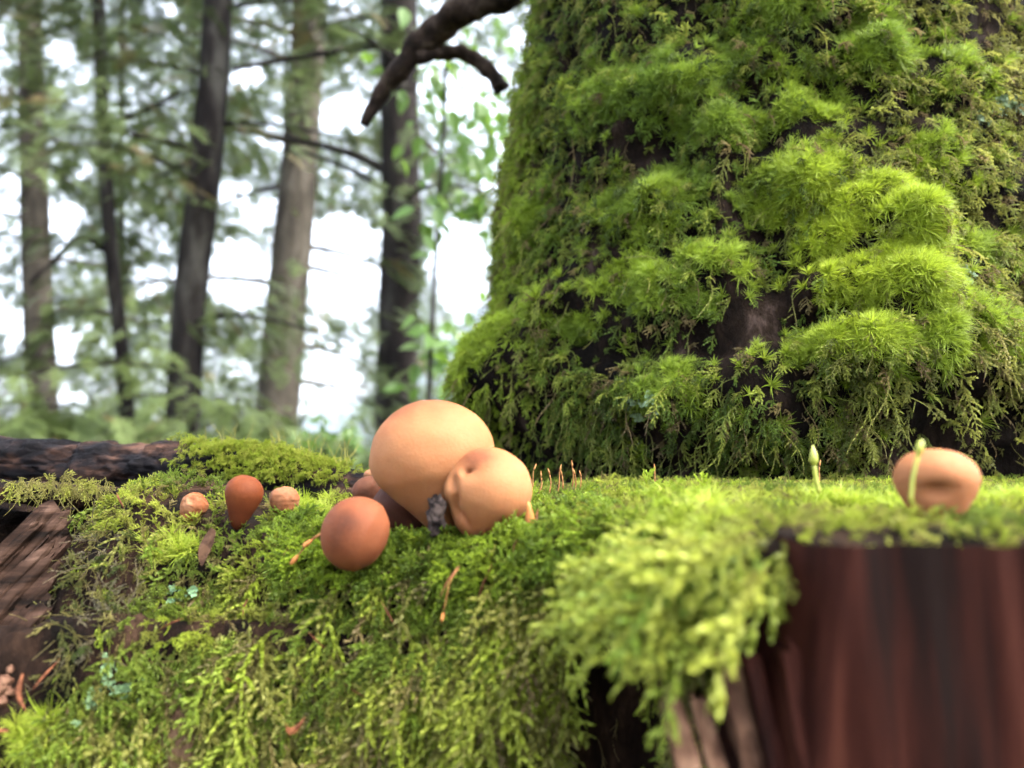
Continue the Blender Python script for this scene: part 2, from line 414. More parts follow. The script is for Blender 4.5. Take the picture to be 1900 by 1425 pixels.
def field(name, parent, protos, pos, zax, yax, scl, tint, rs):
    n = len(pos); z = unit(zax); x = unit(np.cross(yax, z)); y = np.cross(z, x)
    ry = np.arcsin(np.clip(-x[:, 2], -1, 1)); rx = np.arctan2(y[:, 2], z[:, 2]); rz = np.arctan2(x[:, 1], x[:, 0])
    me = bpy.data.meshes.new(name); me.vertices.add(n); me.vertices.foreach_set('co', pos.astype(np.float32).ravel())
    def av(k, a): t = me.attributes.new(k, 'FLOAT_VECTOR', 'POINT'); t.data.foreach_set('vector', np.asarray(a, np.float32).ravel())
    av('rot', np.stack([rx, ry, rz], 1)); 
    av('scl', scl if np.ndim(scl) == 2 else np.repeat(np.asarray(scl)[:, None], 3, 1)); av('tint', tint)
    t = me.attributes.new('pick', 'INT', 'POINT'); t.data.foreach_set('value', rs.integers(0, len(protos), n).astype(np.int32))
    o = bpy.data.objects.new(name, me); col.objects.link(o)
    md = o.modifiers.new('shoots', 'NODES'); md.node_group = gn_group(protos)
    for pr in protos: 
        for mm in pr.data.materials:
            if mm.name not in [q.name for q in me.materials if q]: me.materials.append(mm)
    attach(o, parent); o['kind'] = 'stuff'
    return o
def mixc(a, b, t): t = np.clip(np.asarray(t), 0, 1)[:, None]; return np.asarray(a) * (1 - t) + np.asarray(b) * t

FEATH = [feather(s, L=.024 + .006 * (s % 3), nb=15 + s % 4) for s in range(5)]
CHUNK = [feather(s + 10, L=.019 + .008 * (s % 3), nb=7 + s % 4, BL=.0075, lift=.2, ls=1.55) for s in range(6)]
ROPE = [string(s + 50, L=.022 + .012 * (s % 3), ls=1.6) for s in range(5)]
SMALLF = [feather(s + 20, L=.013, nb=9, BL=.005, lift=.35) for s in range(4)]
STRING = [string(s + 40, L=.02 + .008 * (s % 3)) for s in range(4)]
TUFT = [tuft(s + 60) for s in range(5)]
ROS = [rosette(s + 80) for s in range(3)]
LOBE = [lobes(s + 90) for s in range(3)]
SPRAY = [spray(s + 100) for s in range(4)]

YEL = np.array([.34, .37, .06]); LIME = np.array([.24, .325, .025]); GRN = np.array([.092, .145, .018]); DRK = np.array([.036, .055, .012]); OLV = np.array([.20, .18, .055]); BRN = np.array([.14, .095, .05])
DOWN = np.array([0, 0, -1.])

# ------------------------------------------------------------------ ground, lake, mountain
def terrain():
    xs = np.concatenate([-np.geomspace(3000, 2, 24), np.linspace(-1.5, 1.5, 9), np.geomspace(2, 3000, 24)])
    ys = np.concatenate([-np.geomspace(600, 1, 12), np.linspace(-.5, 14, 24), np.geomspace(16, 3500, 26)])
    V = []
    for y in ys:
        for x in xs: V.append((x, y, 0))
    V = np.array(V, float); r = np.hypot(V[:, 0], V[:, 1])
    V[:, 2] = .12 * fbm(V, .35, 3) * smooth(r, 1.2, 4) - 26 * smooth(V[:, 1], 16, 120)
    V[:, 2] -= .02
    return V, grid_faces(len(xs), len(ys))
V, F = terrain(); tag(mesh('ground', V, F, M['ground']), kind='structure')
m, n, l, p = newmat('lake_water'); p.inputs['Base Color'].default_value = (.10, .28, .30, 1); p.inputs['Roughness'].default_value = .12
t = noise_tex(n, l, .6); bumpnode(n, l, p, t.outputs['Fac'], .3, .05)
tag(mesh('lake', [(-1500, 105, -25.2), (1500, 105, -25.2), (1500, 1500, -25.2), (-1500, 1500, -25.2)], [(0, 1, 2, 3)], m), kind='structure')
def mountain():
    nu, nv = 90, 26; V = []
    for j in range(nv):
        for i in range(nu):
            x = -2200 + 4400 * i / (nu - 1); y = 1300 + 900 * j / (nv - 1); t = j / (nv - 1)
            top = np.interp(x, [-2200, -900, -500, -250, -60, 300, 900, 2200], [90, 40, 120, 170, 360, 640, 560, 300])
            V.append((x, y, -30 + top * math.sin(math.pi * min(1, t * 1.15) * .9)))
    V = np.array(V); V[:, 2] += 45 * fbm(V * np.array([1, 1, 0]), .004, 5, 4) * (V[:, 2] > 0)
    return V, grid_faces(nu, nv)
V, F = mountain(); tag(mesh('mountain', V, F, M['hill']), kind='structure')

# ------------------------------------------------------------------ rotten stump (the mossy ledge)
COLS = [
 (-.45, [(.62, -.012), (.50, -.018), (.44, -.026), (.40, -.032), (.31, -.060), (.215, -.095), (.12, -.47)]),
 (-.20, [(.62, -.012), (.50, -.017), (.43, -.026), (.37, -.032), (.30, -.061), (.225, -.095), (.15, -.47)]),
 (-.172, [(.62, -.012), (.48, -.015), (.40, -.016), (.35, -.024), (.295, -.058), (.232, -.095), (.17, -.47)]),
 (-.150, [(.62, -.012), (.47, -.015), (.37, -.010), (.325, -.0155), (.288, -.054), (.25, -.095), (.20, -.47)]),
 (-.10, [(.62, -.012), (.46, -.019), (.36, -.025), (.310, -.031), (.288, -.056), (.265, -.098), (.22, -.47)]),
 (-.05, [(.62, -.012), (.44, -.018), (.34, -.026), (.285, -.033), (.270, -.056), (.258, -.098), (.22, -.47)]),
 (.0, [(.62, -.012), (.44, -.016), (.32, -.024), (.262, -.030), (.252, -.050), (.246, -.096), (.22, -.47)]),
 (.028, [(.62, -.012), (.44, -.016), (.30, -.021), (.242, -.026), (.246, -.047), (.266, -.094), (.25, -.47)]),
 (.044, [(.62, -.012), (.42, -.014), (.27, -.0175), (.205, -.0200), (.228, -.041), (.262, -.092), (.25, -.47)]),
 (.056, [(.62, -.012), (.40, -.013), (.24, -.0165), (.174, -.0185), (.176, -.041), (.178, -.092), (.17, -.47)]),
 (.10, [(.62, -.012), (.38, -.013), (.24, -.0155), (.164, -.0175), (.166, -.041), (.166, -.092), (.16, -.47)]),
 (.45, [(.62, -.012), (.38, -.013), (.24, -.0155), (.164, -.0175), (.166, -.041), (.166, -.092), (.16, -.47)]),
]
CX = np.array([c[0] for c in COLS]); CP = np.array([c[1] for c in COLS])
def stump_geo():
    xs = np.concatenate([np.linspace(-.45, -.24, 14), np.linspace(-.235, .2, 260), np.linspace(.21, .45, 14)]); nv = 150; V = []
    prof = []
    for x in xs:
        c = np.stack([[np.interp(x, CX, CP[:, k, q]) for q in (0, 1)] for k in range(7)])
        pts = spline(c, 200); 
        d = np.concatenate([[0], np.cumsum(np.linalg.norm(np.diff(pts, axis=0), axis=1))])
        # dense where the camera looks, sparse at the buried bottom
        i5 = np.argmin(np.abs(pts[:, 1] + .12)); s = np.concatenate([np.linspace(0, d[i5], nv - 8), np.linspace(d[i5], d[-1], 9)[1:]])
        prof.append(np.stack([np.interp(s, d, pts[:, 0]), np.interp(s, d, pts[:, 1])], 1))
    prof = np.array(prof)
    V = np.zeros((nv, len(xs), 3)); V[..., 0] = xs[None]; V[..., 1] = prof[..., 0].T; V[..., 2] = prof[..., 1].T + CZ
    V = V.reshape(-1, 3); F = grid_faces(len(xs), nv)
    N = vert_normals(V, F)
    if N[len(xs) * 5 + 140][2] < 0: F = [f[::-1] for f in F]; N = -N
    amp = .0022 * fbm(V, 42, 1) + .0035 * fbm(V, 16, 2)
    px, py = project(V)
    bare = (px < 260) & (py > 930)
    fib = V @ unit(np.array([[.75, .3, -.6]])).T; fq = np.concatenate([V @ unit(np.array([[.6, 0, .75]])).T, V[:, 1:2] * .3, fib * .08], 1)
    amp = amp + np.where(bare, .0045 * fbm(fq, 150, 9, 4) + .003 * fbm(V, 110, 10, 3), 0)
    V = V + N * amp[:, None]
    V[:, 2] -= .007 * np.exp(-(((px - 800) / 110) ** 2 + ((py - 1000) / 28) ** 2)) * (V[:, 1] < .36)
    return V, F
SV, SF = stump_geo(); SBV = bvh(SV, SF)
stump = empty('rotten_stump', (0, .28, .0))
tag(stump, 'rotten moss-covered stump with red-brown broken face carrying the puffballs', 'stump')
mesh('wood_body', SV, SF, M['rot'], stump)

# ------------------------------------------------------------------ mossy tree
def trunk_geo():
    nu = 260; hs = np.concatenate([np.linspace(-.05, .40, 150), np.geomspace(.42, 6.5, 26)])
    th = np.linspace(0, 2 * math.pi, nu, endpoint=False); V = []
    rr = np.interp(hs, [-.05, -.015, .0, .02, .05, .08, .12, .18, .26, .32, .5, 2, 6.5], [.226, .228, .232, .238, .244, .234, .223, .214, .20, .186, .17, .15, .08])
    xc = np.interp(hs, [-.05, .12, .32, .6, 6.5], [.212, .212, .200, .19, .3])
    for h, r, c in zip(hs, rr, xc):
        fl = 1 + .05 * np.sin(3 * th + 1.0) * smooth(.2 - h, 0, .2) 
        V.append(np.stack([c + r * fl * np.cos(th), .64 + r * fl * np.sin(th), np.full(nu, h + CZ)], 1))
    V = np.concatenate(V); F = grid_faces(nu, len(hs), True)
    return V, F, nu
TV, TF, TNU = trunk_geo(); tb = bvh(TV, TF); TN = vert_normals(TV, TF)
if (TN[TNU * 40] @ (TV[TNU * 40] - np.array([.2, .64, TV[TNU * 40][2]]))) < 0: TF = [f[::-1] for f in TF]; TN = -TN
# bulges (cushions) and hollows, placed on the trunk: px, py, rx, ry, height(cm), tuft density
BUL = [(1500, 350, 75, 50, 1.6, 1), (1590, 395, 80, 55, 2.0, 1), (1660, 440, 60, 75, 2.3, 1), (1560, 450, 60, 40, 1.5, 1), (1590, 520, 70, 34, 1.7, 1), (1670, 545, 65, 60, 2.2, 1), (1710, 610, 42, 55, 1.8, 1),
       (1210, 385, 95, 42, 1.6, .8), (1270, 140, 80, 65, 1.4, .8), (1130, 190, 70, 50, 1.1, .55), (1330, 250, 60, 45, 1.0, .6), (1070, 560, 70, 55, 1.6, .8), (1640, 90, 55, 55, 1.0, .7), (1420, 90, 60, 50, .8, .3),
       (1240, 520, 110, 55, 1.0, .55), (1600, 650, 110, 40, 1.3, .7), (960, 660, 75, 60, 1.4, .7), (1000, 420, 60, 60, .9, .55), (1780, 150, 60, 60, .8, .4), (1820, 620, 80, 60, .9, .35), (1740, 300, 70, 60, .7, .4), (840, 690, 60, 50, 1.5, .4), (1250, 720, 120, 50, .8, .3), (1500, 180, 70, 40, .8, .5), (1450, 20, 70, 40, .8, .5), (1800, 470, 70, 60, .7, .4), (1400, 720, 60, 80, 1.0, .0)]
PIT = [(1230, 270, 60, 60, 1.8), (1060, 110, 40, 45, 1.3), (1390, 170, 35, 40, 1.5), (1530, 170, 45, 40, 1.8), (1180, 640, 70, 35, 1.4), (1555, 590, 75, 28, 2.4), (1530, 490, 26, 26, 1.5), (1400, 370, 36, 70, 1.3), (1440, 500, 38, 80, 1.5), (940, 490, 55, 45, 1.0), (1320, 640, 60, 50, 1.7), (1080, 620, 45, 22, 1.6), (1160, 540, 30, 40, 1.2), (1590, 60, 38, 30, 1.3), (1700, 70, 40, 40, 1.2), (900, 710, 50, 40, 1.6), (1850, 770, 60, 30, 1.5), (1400, 250, 50, 30, 1.5), (1800, 400, 40, 30, 1.1), (1340, 90, 22, 50, 1.0), (1010, 300, 40, 70, .9), (1480, 640, 40, 50, 1.2), (1290, 40, 30, 40, 1.0), (1700, 180, 30, 40, 1.0), (1380, 860, 130, 26, 1.6), (1120, 870, 130, 20, 1.4)]
def blob(px, py, rx, ry):
    c, nn = hit(tb, px, py)
    if c is None: return np.zeros(len(TV))
    k = np.linalg.norm(c - np.array([0, 0, CZ])) / FPX
    d = TV - c; u = d @ unit(np.cross([0, 0, 1.], nn)); v = d[:, 2]; q = d @ nn
    return np.exp(-((u / (rx * k)) ** 2 + (v / (ry * k)) ** 2 + (q / (.5 * (rx + ry) * k * 2)) ** 2))
disp = np.zeros(len(TV)); CUSH = np.zeros(len(TV)); HOL = np.zeros(len(TV)); BRIGHT = np.zeros(len(TV))
for i, (a, b, c, d, hgt, td) in enumerate(BUL):
    g = blob(a, b, c, d) * np.clip(.85 + .7 * fbm(TV, 48, 90 + i), .1, 1.3); disp = np.maximum(disp, g * hgt * .011); CUSH = np.maximum(CUSH, np.clip(g, 0, 1) * td)
    if i < 7: BRIGHT = np.maximum(BRIGHT, g)
for (a, b, c, d, dp) in PIT:
    g = blob(a, b, c, d); disp -= g * dp * .009; HOL = np.maximum(HOL, g)
# bark ridges that wind down to the right, plus lumps
q = TV @ np.array([[.80, 0, .0], [0, .8, 0], [.42, 0, .35]])
vis = smooth(TV[:, 2] - CZ, .7, .4)
disp += (.010 * fbm(q, 24, 21) + .008 * fbm(TV, 55, 22)) * vis
# root swelling to the left of the trunk foot
c0, n0 = at(800, 700, .52), None
g = np.exp(-(np.linalg.norm((TV - c0) * np.array([1, .8, 1.4]), axis=1) / .062) ** 2)
TV2 = TV + TN * disp[:, None] + g[:, None] * np.array([-.062, -.012, .0])
tree = empty('mossy_tree', (.2, .64, 0))
tag(tree, 'thick tree trunk clothed in deep green moss rising behind the stump', 'tree')
mesh('trunk', TV2, TF, M['bark'], tree)
TNN = vert_normals(TV2, TF)

def branch(pts, r0, r1, parent, mat, name='branch', n=10, m=18, bump=.25, seed=0, pw=1.0):
    P = spline(pts, m); rad = [r0 + (r1 - r0) * (i / (m - 1)) ** pw for i in range(m)]
    V, F = tube_geo(P, rad, n, bump=bump, seed=seed); return mesh(name, V, F, mat, parent)
B1 = [at(1010, -70, .78), at(930, -15, .80), at(850, 22, .82), at(790, 70, .84), at(740, 130, .85), at(700, 185, .86), at(676, 232, .86)]
branch(B1, .0195, .0055, tree, M['branch'], n=16, m=60, bump=.45, seed=4, pw=1.3)
B2 = [at(775, 108, .84), at(815, 97, .85), at(865, 100, .86), at(902, 126, .86), at(920, 148, .86), at(930, 166, .86)]
branch(B2, .0075, .009, tree, M['branch'], n=14, m=30, bump=.45, seed=6)

# moss on the trunk
def trunk_moss():
    rs = np.random.default_rng(5)
    h = TV2[:, 2] - CZ
    facing = smooth(-(TV2[:, 1] - .74), 0, .02) * (1 + .9 * smooth(TV2[:, 1], .50, .62))          # only the half that can be seen
    rng_h = smooth(h, -.035, -.02) * smooth(.43 - h, 0, .03)
    cl = fbm(TV, 28, 31); cl2 = fbm(q, 17, 35)
    base = np.clip(.75 + 1.6 * cl + .7 * cl2, .12, 1) * np.maximum(1 - .93 * np.clip(HOL * 1.1, 0, 1), .05)
    bareleft = np.zeros(len(TV))
    for (a, b, c, d) in ((990, 130, 18, 70), (1395, 385, 22, 60), (1415, 570, 20, 60), (930, 480, 60, 40), (1530, 200, 22, 20)):
        bareleft = np.maximum(bareleft, blob(a, b, c, d))
    base *= (1 - .95 * np.clip(bareleft * 1.3, 0, 1))
    D = base * facing * rng_h
    def common(pos):
        px, py = project(pos)
        return px, py
    # 1 short filler mat
    pos, nr = scatter_pts(TV2, TF, D * (1 - .8 * CUSH) * (1 + .5 * smooth(.08 - h, 0, .06)), 25000, rs); n = len(pos)
    px, py = common(pos); f = fbm(pos, 22, 41); f2 = rs.random(n)
    rightside = smooth(px, 1350, 1800)
    edge = smooth(1030 - px, 0, 80)  # left rim: skylight painted in as a lime tint
    tint = mixc(DRK * 1.2, GRN * 1.35, .5 + .9 * f); tint = mixc(tint, OLV * 1.1, np.clip(rightside * .6 + .35 * (f2 - .5), 0, 1)); tint = mixc(tint, YEL * .75, .45 * (f2 > .62)); tint = mixc(tint, LIME * .9, .75 * edge)
    tint = mixc(tint, BRN, .8 * (rs.random(n) < .10))
    z = nr * .55 + DOWN * .75 + rs.normal(0, .35, (n, 3)); 
    field('moss_mat', tree, SMALLF + ROS, pos - nr * .001, z, nr, rs.uniform(.5, 1.1, n), tint * rs.uniform(.6, 1.45, (n, 1)), rs)
    # 2 broom moss tufts on the cushions and dotted about
    dens = (np.clip(CUSH, 0, 1) ** 1.3 * 3.4 + .17 * np.clip(cl + .2, 0, 1) * (1 - HOL)) * facing * rng_h
    dens = dens * np.clip(.55 + 1.6 * fbm(TV, 62, 45, 2), .03, 1)
    pos, nr = scatter_pts(TV2, TF, dens, 9500, rs); n = len(pos); px, py = common(pos)
    br = np.exp(-(((px - 1600) / 170) ** 2 + ((py - 470) / 190) ** 2))
    f = fbm(pos, 30, 43)
    tint = mixc(GRN * 1.3, LIME, .5 + .8 * f); tint = mixc(tint, LIME * 1.3 + np.array([.03, .0, 0]), br)
    tint = mixc(tint, LIME, smooth(1000 - px, 0, 60) * .5)  # tufts on the left rim also carry painted-in skylight
    z = nr * .9 + np.array([.05, -.1, .28]) + rs.normal(0, .22, (n, 3)); side = np.array([1., 0, -.5]) + rs.normal(0, .5, (n, 3))
    y = np.cross(z, side)
    field('cushion_moss', tree, TUFT, pos - nr * .003, z, y, rs.uniform(.4, .85, n), tint * rs.uniform(.7, 1.25, (n, 1)), rs)
    # 3 hanging feathery fronds and strings
    pos, nr = scatter_pts(TV2, TF, D * (1 - .85 * CUSH) * (.55 + .45 * smooth(.14 - h, -.1, .12)), 4600, rs); n = len(pos); px, py = common(pos)
    f = fbm(pos, 25, 47); rightside = smooth(px, 1300, 1750)
    tint = mixc(GRN * 1.2, OLV * 1.3, .35 + .6 * f + .45 * rightside); tint = mixc(tint, YEL * .8, .5 * (rs.random(n) < .35)); tint = mixc(tint, BRN * 1.1, .9 * (rs.random(n) < .14))
    z = DOWN + nr * .35 + rs.normal(0, .28, (n, 3)) + np.array([.25, 0, 0]) * rightside[:, None]
    field('hanging_moss', tree, FEATH[:2] + STRING + STRING + ROPE, pos + nr * .001, z, nr, rs.uniform(.4, .95, n), tint * rs.uniform(.75, 1.4, (n, 1)), rs)
trunk_moss()

# ------------------------------------------------------------------ moss on the stump
def stump_moss():
    rs = np.random.default_rng(8)
    px, py = project(SV); h = SV[:, 2] - CZ
    # bare wood on the left below the line of moss, on the red-brown face, in the hollow, and some patches
    bx = np.interp(py, [880, 900, 950, 1000, 1060, 1150, 1250, 1330, 1400, 1500], [140, 160, 150, 215, 285, 230, 145, 70, -20, -90])
    wob = 30 * fbm(SV, 60, 51)
    left = smooth(px - bx + wob, -10, 35)
    face = 1 - smooth(SV[:, 0], .047, .056) * smooth(-h, .019, .026)
    hol = 1 - .98 * smooth(1.5 - (((px - 1150) / 95) ** 2 + ((py - 1345) / 205) ** 4), 0, .6) * (h < -.034)
    pale = 1 - .99 * smooth(1.6 - (((px - 345) / 50) ** 2 + ((py - 1395) / 90) ** 2), 0, .8)
    cl = np.clip(.6 + .9 * fbm(SV, 45, 53), .08, 1)
    lim = smooth(h, -.15, -.12)
    top = smooth(.44 - SV[:, 1], 0, .04)
    D = left * face * hol * pale * lim * top
    up = vert_normals(SV, SF)[:, 2]
    logm = 1 - smooth(SV[:, 1], .36, .39) * smooth(-.07 - SV[:, 0], 0, .03)
    D = D * logm
    BOX = [(700, 960, 930, 1012), (335, 905, 392, 960), (412, 885, 492, 985), (502, 898, 556, 942), (640, 870, 800, 930), (690, 900, 975, 975), (600, 940, 728, 1040), (1665, 830, 1805, 884)]
    def clear(pos):
        a, b = project(pos); k = np.ones(len(a), bool)
        for (x0, y0, x1, y1) in BOX: k &= ~((a > x0) & (a < x1) & (b > y0) & (b < y1))
        return k
    def cut(pos, nr): k = clear(pos); return pos[k], nr[k]
    rope = np.clip(.10 + 1.9 * fbm(SV * np.array([1, .5, .22]), 110, 61, 2) + .8 * fbm(SV, 40, 63, 2), .0, 1)
    # 1 short carpet
    pos, nr = cut(*scatter_pts(SV, SF, D * (.3 + .7 * np.where(up > .45, 1, .5 * rope + .3)), 13500, rs)); n = len(pos); ppx, ppy = project(pos)
    f = fbm(pos, 40, 55)
    tint = mixc(LIME * .85, YEL * .9, .5 + .7 * f); tint = mixc(tint, OLV, .5 * (rs.random(n) < .4)); tint = mixc(tint, GRN, .8 * (fbm(pos, 25, 65) > .12))
    tint = mixc(tint, BRN, .7 * (rs.random(n) < .14))
    isup = smooth(nr[:, 2], .3, .8)[:, None]
    z = (nr * .5 + np.array([0, -.45, .05])) * isup + (DOWN * .95 + nr * .3) * (1 - isup) + rs.normal(0, .38, (n, 3))
    sc = rs.uniform(.6, 1.1, n) * (1 - .42 * isup[:, 0]) * np.where(pos[:, 0] > .05, .75, 1)
    field('moss_carpet', stump, SMALLF, pos - nr * .001, z, nr, sc, tint * rs.uniform(.7, 1.25, (n, 1)), rs)
    band = np.exp(-((h + .034) / .010) ** 2) * (px > 520) * (px < 1330) * (SV[:, 1] < .33)
    pos, nr = scatter_pts(SV, SF, band * D + 1e-9, 1700, rs); k_ = (lambda a, b: ~((a > 600) & (a < 728) & (b > 935) & (b < 1030)) & ~((a > 690) & (a < 975) & (b < 1004)))(*project(pos)); pos, nr = pos[k_], nr[k_]; n = len(pos)
    z = DOWN * .5 + nr * .7 + rs.normal(0, .4, (n, 3))
    field('edge_moss', stump, SMALLF, pos - nr * .001, z, nr, rs.uniform(.5, 1.0, n), mixc(GRN, LIME, rs.random(n) * .8 + .5 * fbm(pos, 40, 67)) * rs.uniform(.7, 1.2, (n, 1)), rs)
    # 2 long feathery fronds that spill over the edge and hang down the front in ropes
    fall = smooth(-h, .012, .024) * smooth(1.0 - up, 0, .35) * D * (rope + .10) * np.where(SV[:, 0] > .052, .04, 1)
    pos, nr = cut(*scatter_pts(SV, SF, fall + 1e-9, 2700, rs)); n = len(pos); ppx, ppy = project(pos); f = fbm(pos, 35, 57); f3 = fbm(pos, 22, 65)
    tint = mixc(LIME * .9, YEL * .95, .55 + .8 * f); tint = mixc(tint, GRN * 1.2, smooth(f3, .0, .2) * .8); tint = mixc(tint, OLV, .7 * (rs.random(n) < .4)); tint = mixc(tint, BRN, .8 * (rs.random(n) < .07))
    z = DOWN + nr * .22 + rs.normal(0, .26, (n, 3))
    field('feather_moss', stump, CHUNK, pos - nr * .001, z, nr, rs.uniform(.5, 1.1, n) * np.where(pos[:, 0] > .05, .45, 1) * np.where((ppx > 1035) & (ppx < 1300) & (ppy > 1010), .45, 1), tint * rs.uniform(.65, 1.3, (n, 1)), rs)
    # 3 ropes and thin strings
    pos, nr = cut(*scatter_pts(SV, SF, fall + 1e-9, 1900, rs)); n = len(pos); f = fbm(pos, 30, 59)
    tint = mixc(OLV * 1.1, LIME * .9, .5 + .7 * f); tint = mixc(tint, BRN * 1.1, .8 * (rs.random(n) < .22))
    z = DOWN + nr * .14 + rs.normal(0, .18, (n, 3))
    field('hanging_moss', stump, STRING + ROPE + ROPE, pos + nr * .001, z, nr, rs.uniform(.5, 1.15, n) * (lambda a, b: np.where((a > 1035) & (a < 1300) & (b > 1010), .4, 1))(*project(pos)), tint * rs.uniform(.7, 1.3, (n, 1)), rs)
    # tangle of thin dark strands on the bare wood to the left
    pos, nr = scatter_pts(SV, SF, (1 - left) * lim * (px > 40) * (px < 380) * (py > 985) * (py < 1330) * smooth(px + (py - 985) * .3, 120, 230) + 1e-9, 620, rs); n = len(pos)
    tint = mixc(DRK * 1.2, OLV, rs.random(n)); tint = mixc(tint, np.array([.16, .14, .10]), .8 * (rs.random(n) < .25)); tint = mixc(tint, LIME, .8 * (rs.random(n) < .08))
    z = DOWN * .6 + nr * .15 + rs.normal(0, .55, (n, 3))
    field('moss_tangle', stump, STRING + SMALLF[:1], pos, z, nr, rs.uniform(.25, .7, n), tint, rs)
    # 4 cushion tufts: by the round puffball, on the brow of the edge, on the right
    P = []
    for (a, b, rx, ry, k) in ((565, 950, 38, 22, 60), (1290, 960, 55, 22, 60), (1210, 1000, 45, 25, 30), (1600, 945, 160, 10, 60), (1850, 945, 60, 8, 40), (90, 1375, 50, 30, 30), (330, 1015, 40, 20, 18)):
        for _ in range(k):
            c, nn = hit(SBV, a + rs.normal(0, rx * .6), b + rs.normal(0, ry * .6))
            if c is not None: P.append((c, nn))
    pos = np.array([p_[0] for p_ in P]); nr = np.array([p_[1] for p_ in P]); n = len(pos)
    tint = mixc(LIME * .95, YEL, rs.random(n) * .6)
    z = nr + np.array([0, -.2, .3]) + rs.normal(0, .3, (n, 3))
    field('cushion_moss', stump, TUFT, pos - nr * .002, z, np.cross(z, rs.normal(0, 1, (n, 3))), rs.uniform(.45, .8, n), tint, rs)
    # 5 the tongue of fronds that hangs over the dark hollow
    P = []; Z = []
    for (a, b, Yd, k) in ((1310, 1030, .187, 20), (1250, 1060, .19, 14), (1200, 1100, .188, 6), (1400, 1012, .174, 20), (1230, 1020, .20, 22), (1340, 1090, .18, 8), (1400, 1080, .176, 6)):
        for _ in range(k):
            P.append(at(a + rs.normal(0, 34), b + rs.normal(0, 18), Yd + rs.normal(0, .008))); Z.append(np.array([-.75, -.25, -.62]) + rs.normal(0, .22, 3))
    P = np.array(P); n = len(P); nr = np.tile(np.array([-.1, -.5, .85]), (n, 1)) + rs.normal(0, .2, (n, 3))
    field('overhanging_moss', stump, CHUNK + FEATH[:2], P, np.array(Z), nr, rs.uniform(.6, 1.15, n), mixc(GRN * 1.3, YEL, rs.random(n) ** .6), rs)
stump_moss()

# red-brown broken face of the stump with grooves, and split strips beside it
def slab():
    xs = np.linspace(0, 1, 110); zs = np.linspace(0, 1, 60); V = []
    for v in zs:
        for u in xs:
            h = -.0165 - v * .15
            xl = np.interp(v, [0, .12, .35, 1], [.0515, .049, .044, .036]); x = xl + u * (.26 - xl)
            e = smooth(np.array(u), 0, .06)
            y = .1545 + (1 - e) * .03 - .004 * v
            V.append((x, y, CZ + h))
    V = np.array(V, float)
    gq = V * np.array([1, 1, .10]) + np.array([.0, 0, 0]) + np.array([.012, 0, 0]) * (V[:, 2:3] - CZ)
    V[:, 1] += .0026 * fbm(gq, 60, 71, 4) + .0012 * vnoise(gq, 300, 72) + .001 * np.abs(fbm(gq, 130, 74, 2))
    V[:, 2] += .0015 * fbm(V, 90, 73) * (np.repeat(zs, 110) < .02)
    N_ = len(V); back = V.copy(); back[:, 1] += .02
    F = grid_faces(110, 60)
    return V, F
V, F = slab(); mesh('broken_face', V, F, M['slab'], stump)
def plank(name, p0, p1, w0, w1, th, mat, parent, seed, n=46, across=None):
    """split board with torn end and fibrous ridges; p0 is the torn end"""
    rs = np.random.default_rng(seed); p0 = np.array(p0); p1 = np.array(p1); d = unit(p1 - p0); s = unit(np.cross(d, [0, 1., .2])) if across is None else unit(across); nrm = np.cross(s, d)
    m_ = 26; V = []; ln = np.linalg.norm(p1 - p0)
    torn = rs.uniform(0, .45, m_) ** 1.3; torn = (torn + np.roll(torn, 1)) / 2
    for i in range(n):
        t = i / (n - 1)
        for k in range(m_):
            a = 2 * math.pi * k / m_; ca, sa = math.cos(a), math.sin(a)
            ex = abs(ca) ** .5 * (1 if ca > 0 else -1); ey = abs(sa) ** .5 * (1 if sa > 0 else -1)
            tt = torn[k] + (1 - torn[k]) * t; wd = w0 + (w1 - w0) * tt
            q_ = np.array([[ex * 2.2 + seed, ey * 2.2, tt * 1.6], [ex * 5 + seed, ey * 5, tt * 4]]); nz = vnoise(q_, 1.0, seed)
            r = 1 + .42 * nz[0] + .38 * nz[1]
            V.append(p0 + d * ln * tt + s * ex * wd * .5 * r + nrm * ey * th * .5 * r)
    F = grid_faces(m_, n, True); F.append(tuple(range(m_))[::-1]); F.append(tuple((n - 1) * m_ + k for k in range(m_)))
    return mesh(name, np.array(V), F, mat, parent, smoothed=True)
plank('wood_strip', at(1335, 1170, .178), at(1420, 1470, .165), .0035, .0065, .004, M['strip'], stump, 1)
plank('wood_strip', at(1235, 1270, .186), at(1290, 1480, .168), .0030, .0058, .004, M['strip'], stump, 2)
plank('wood_strip', at(1285, 1260, .182), at(1345, 1480, .168), .0028, .0050, .004, M['strip'], stump, 3)
plank('wood_strip', at(1455, 1150, .168), at(1520, 1480, .158), .0045, .0075, .005, M['slab'], stump, 4)
plank('wood_strip', at(1385, 1190, .172), at(1455, 1480, .162), .0030, .0045, .004, M['slab'], stump, 5)

# split wood on the left, ends jutting up to the right
rsp = np.random.default_rng(61)
for i in range(20):
    t = i / 19; a = 128 + rsp.uniform(-45, 22) - 60 * t; b = 925 + 300 * t + rsp.uniform(-12, 12); Y0 = .326 - .058 * t + rsp.uniform(-.003, .003)
    run = 190 + rsp.uniform(0, 60); A_, B_ = at(a, b, Y0), at(a - run, b + run * rsp.uniform(.92, 1.12), Y0 - .034)
    w0 = rsp.uniform(.003, .0068); plank('splinter', A_, B_, w0, w0 * 1.3, rsp.uniform(.003, .006), M['splinter'], stump, 20 + i, across=np.cross(unit(B_ - A_), unit(np.array([0.25, -1, .55]))))
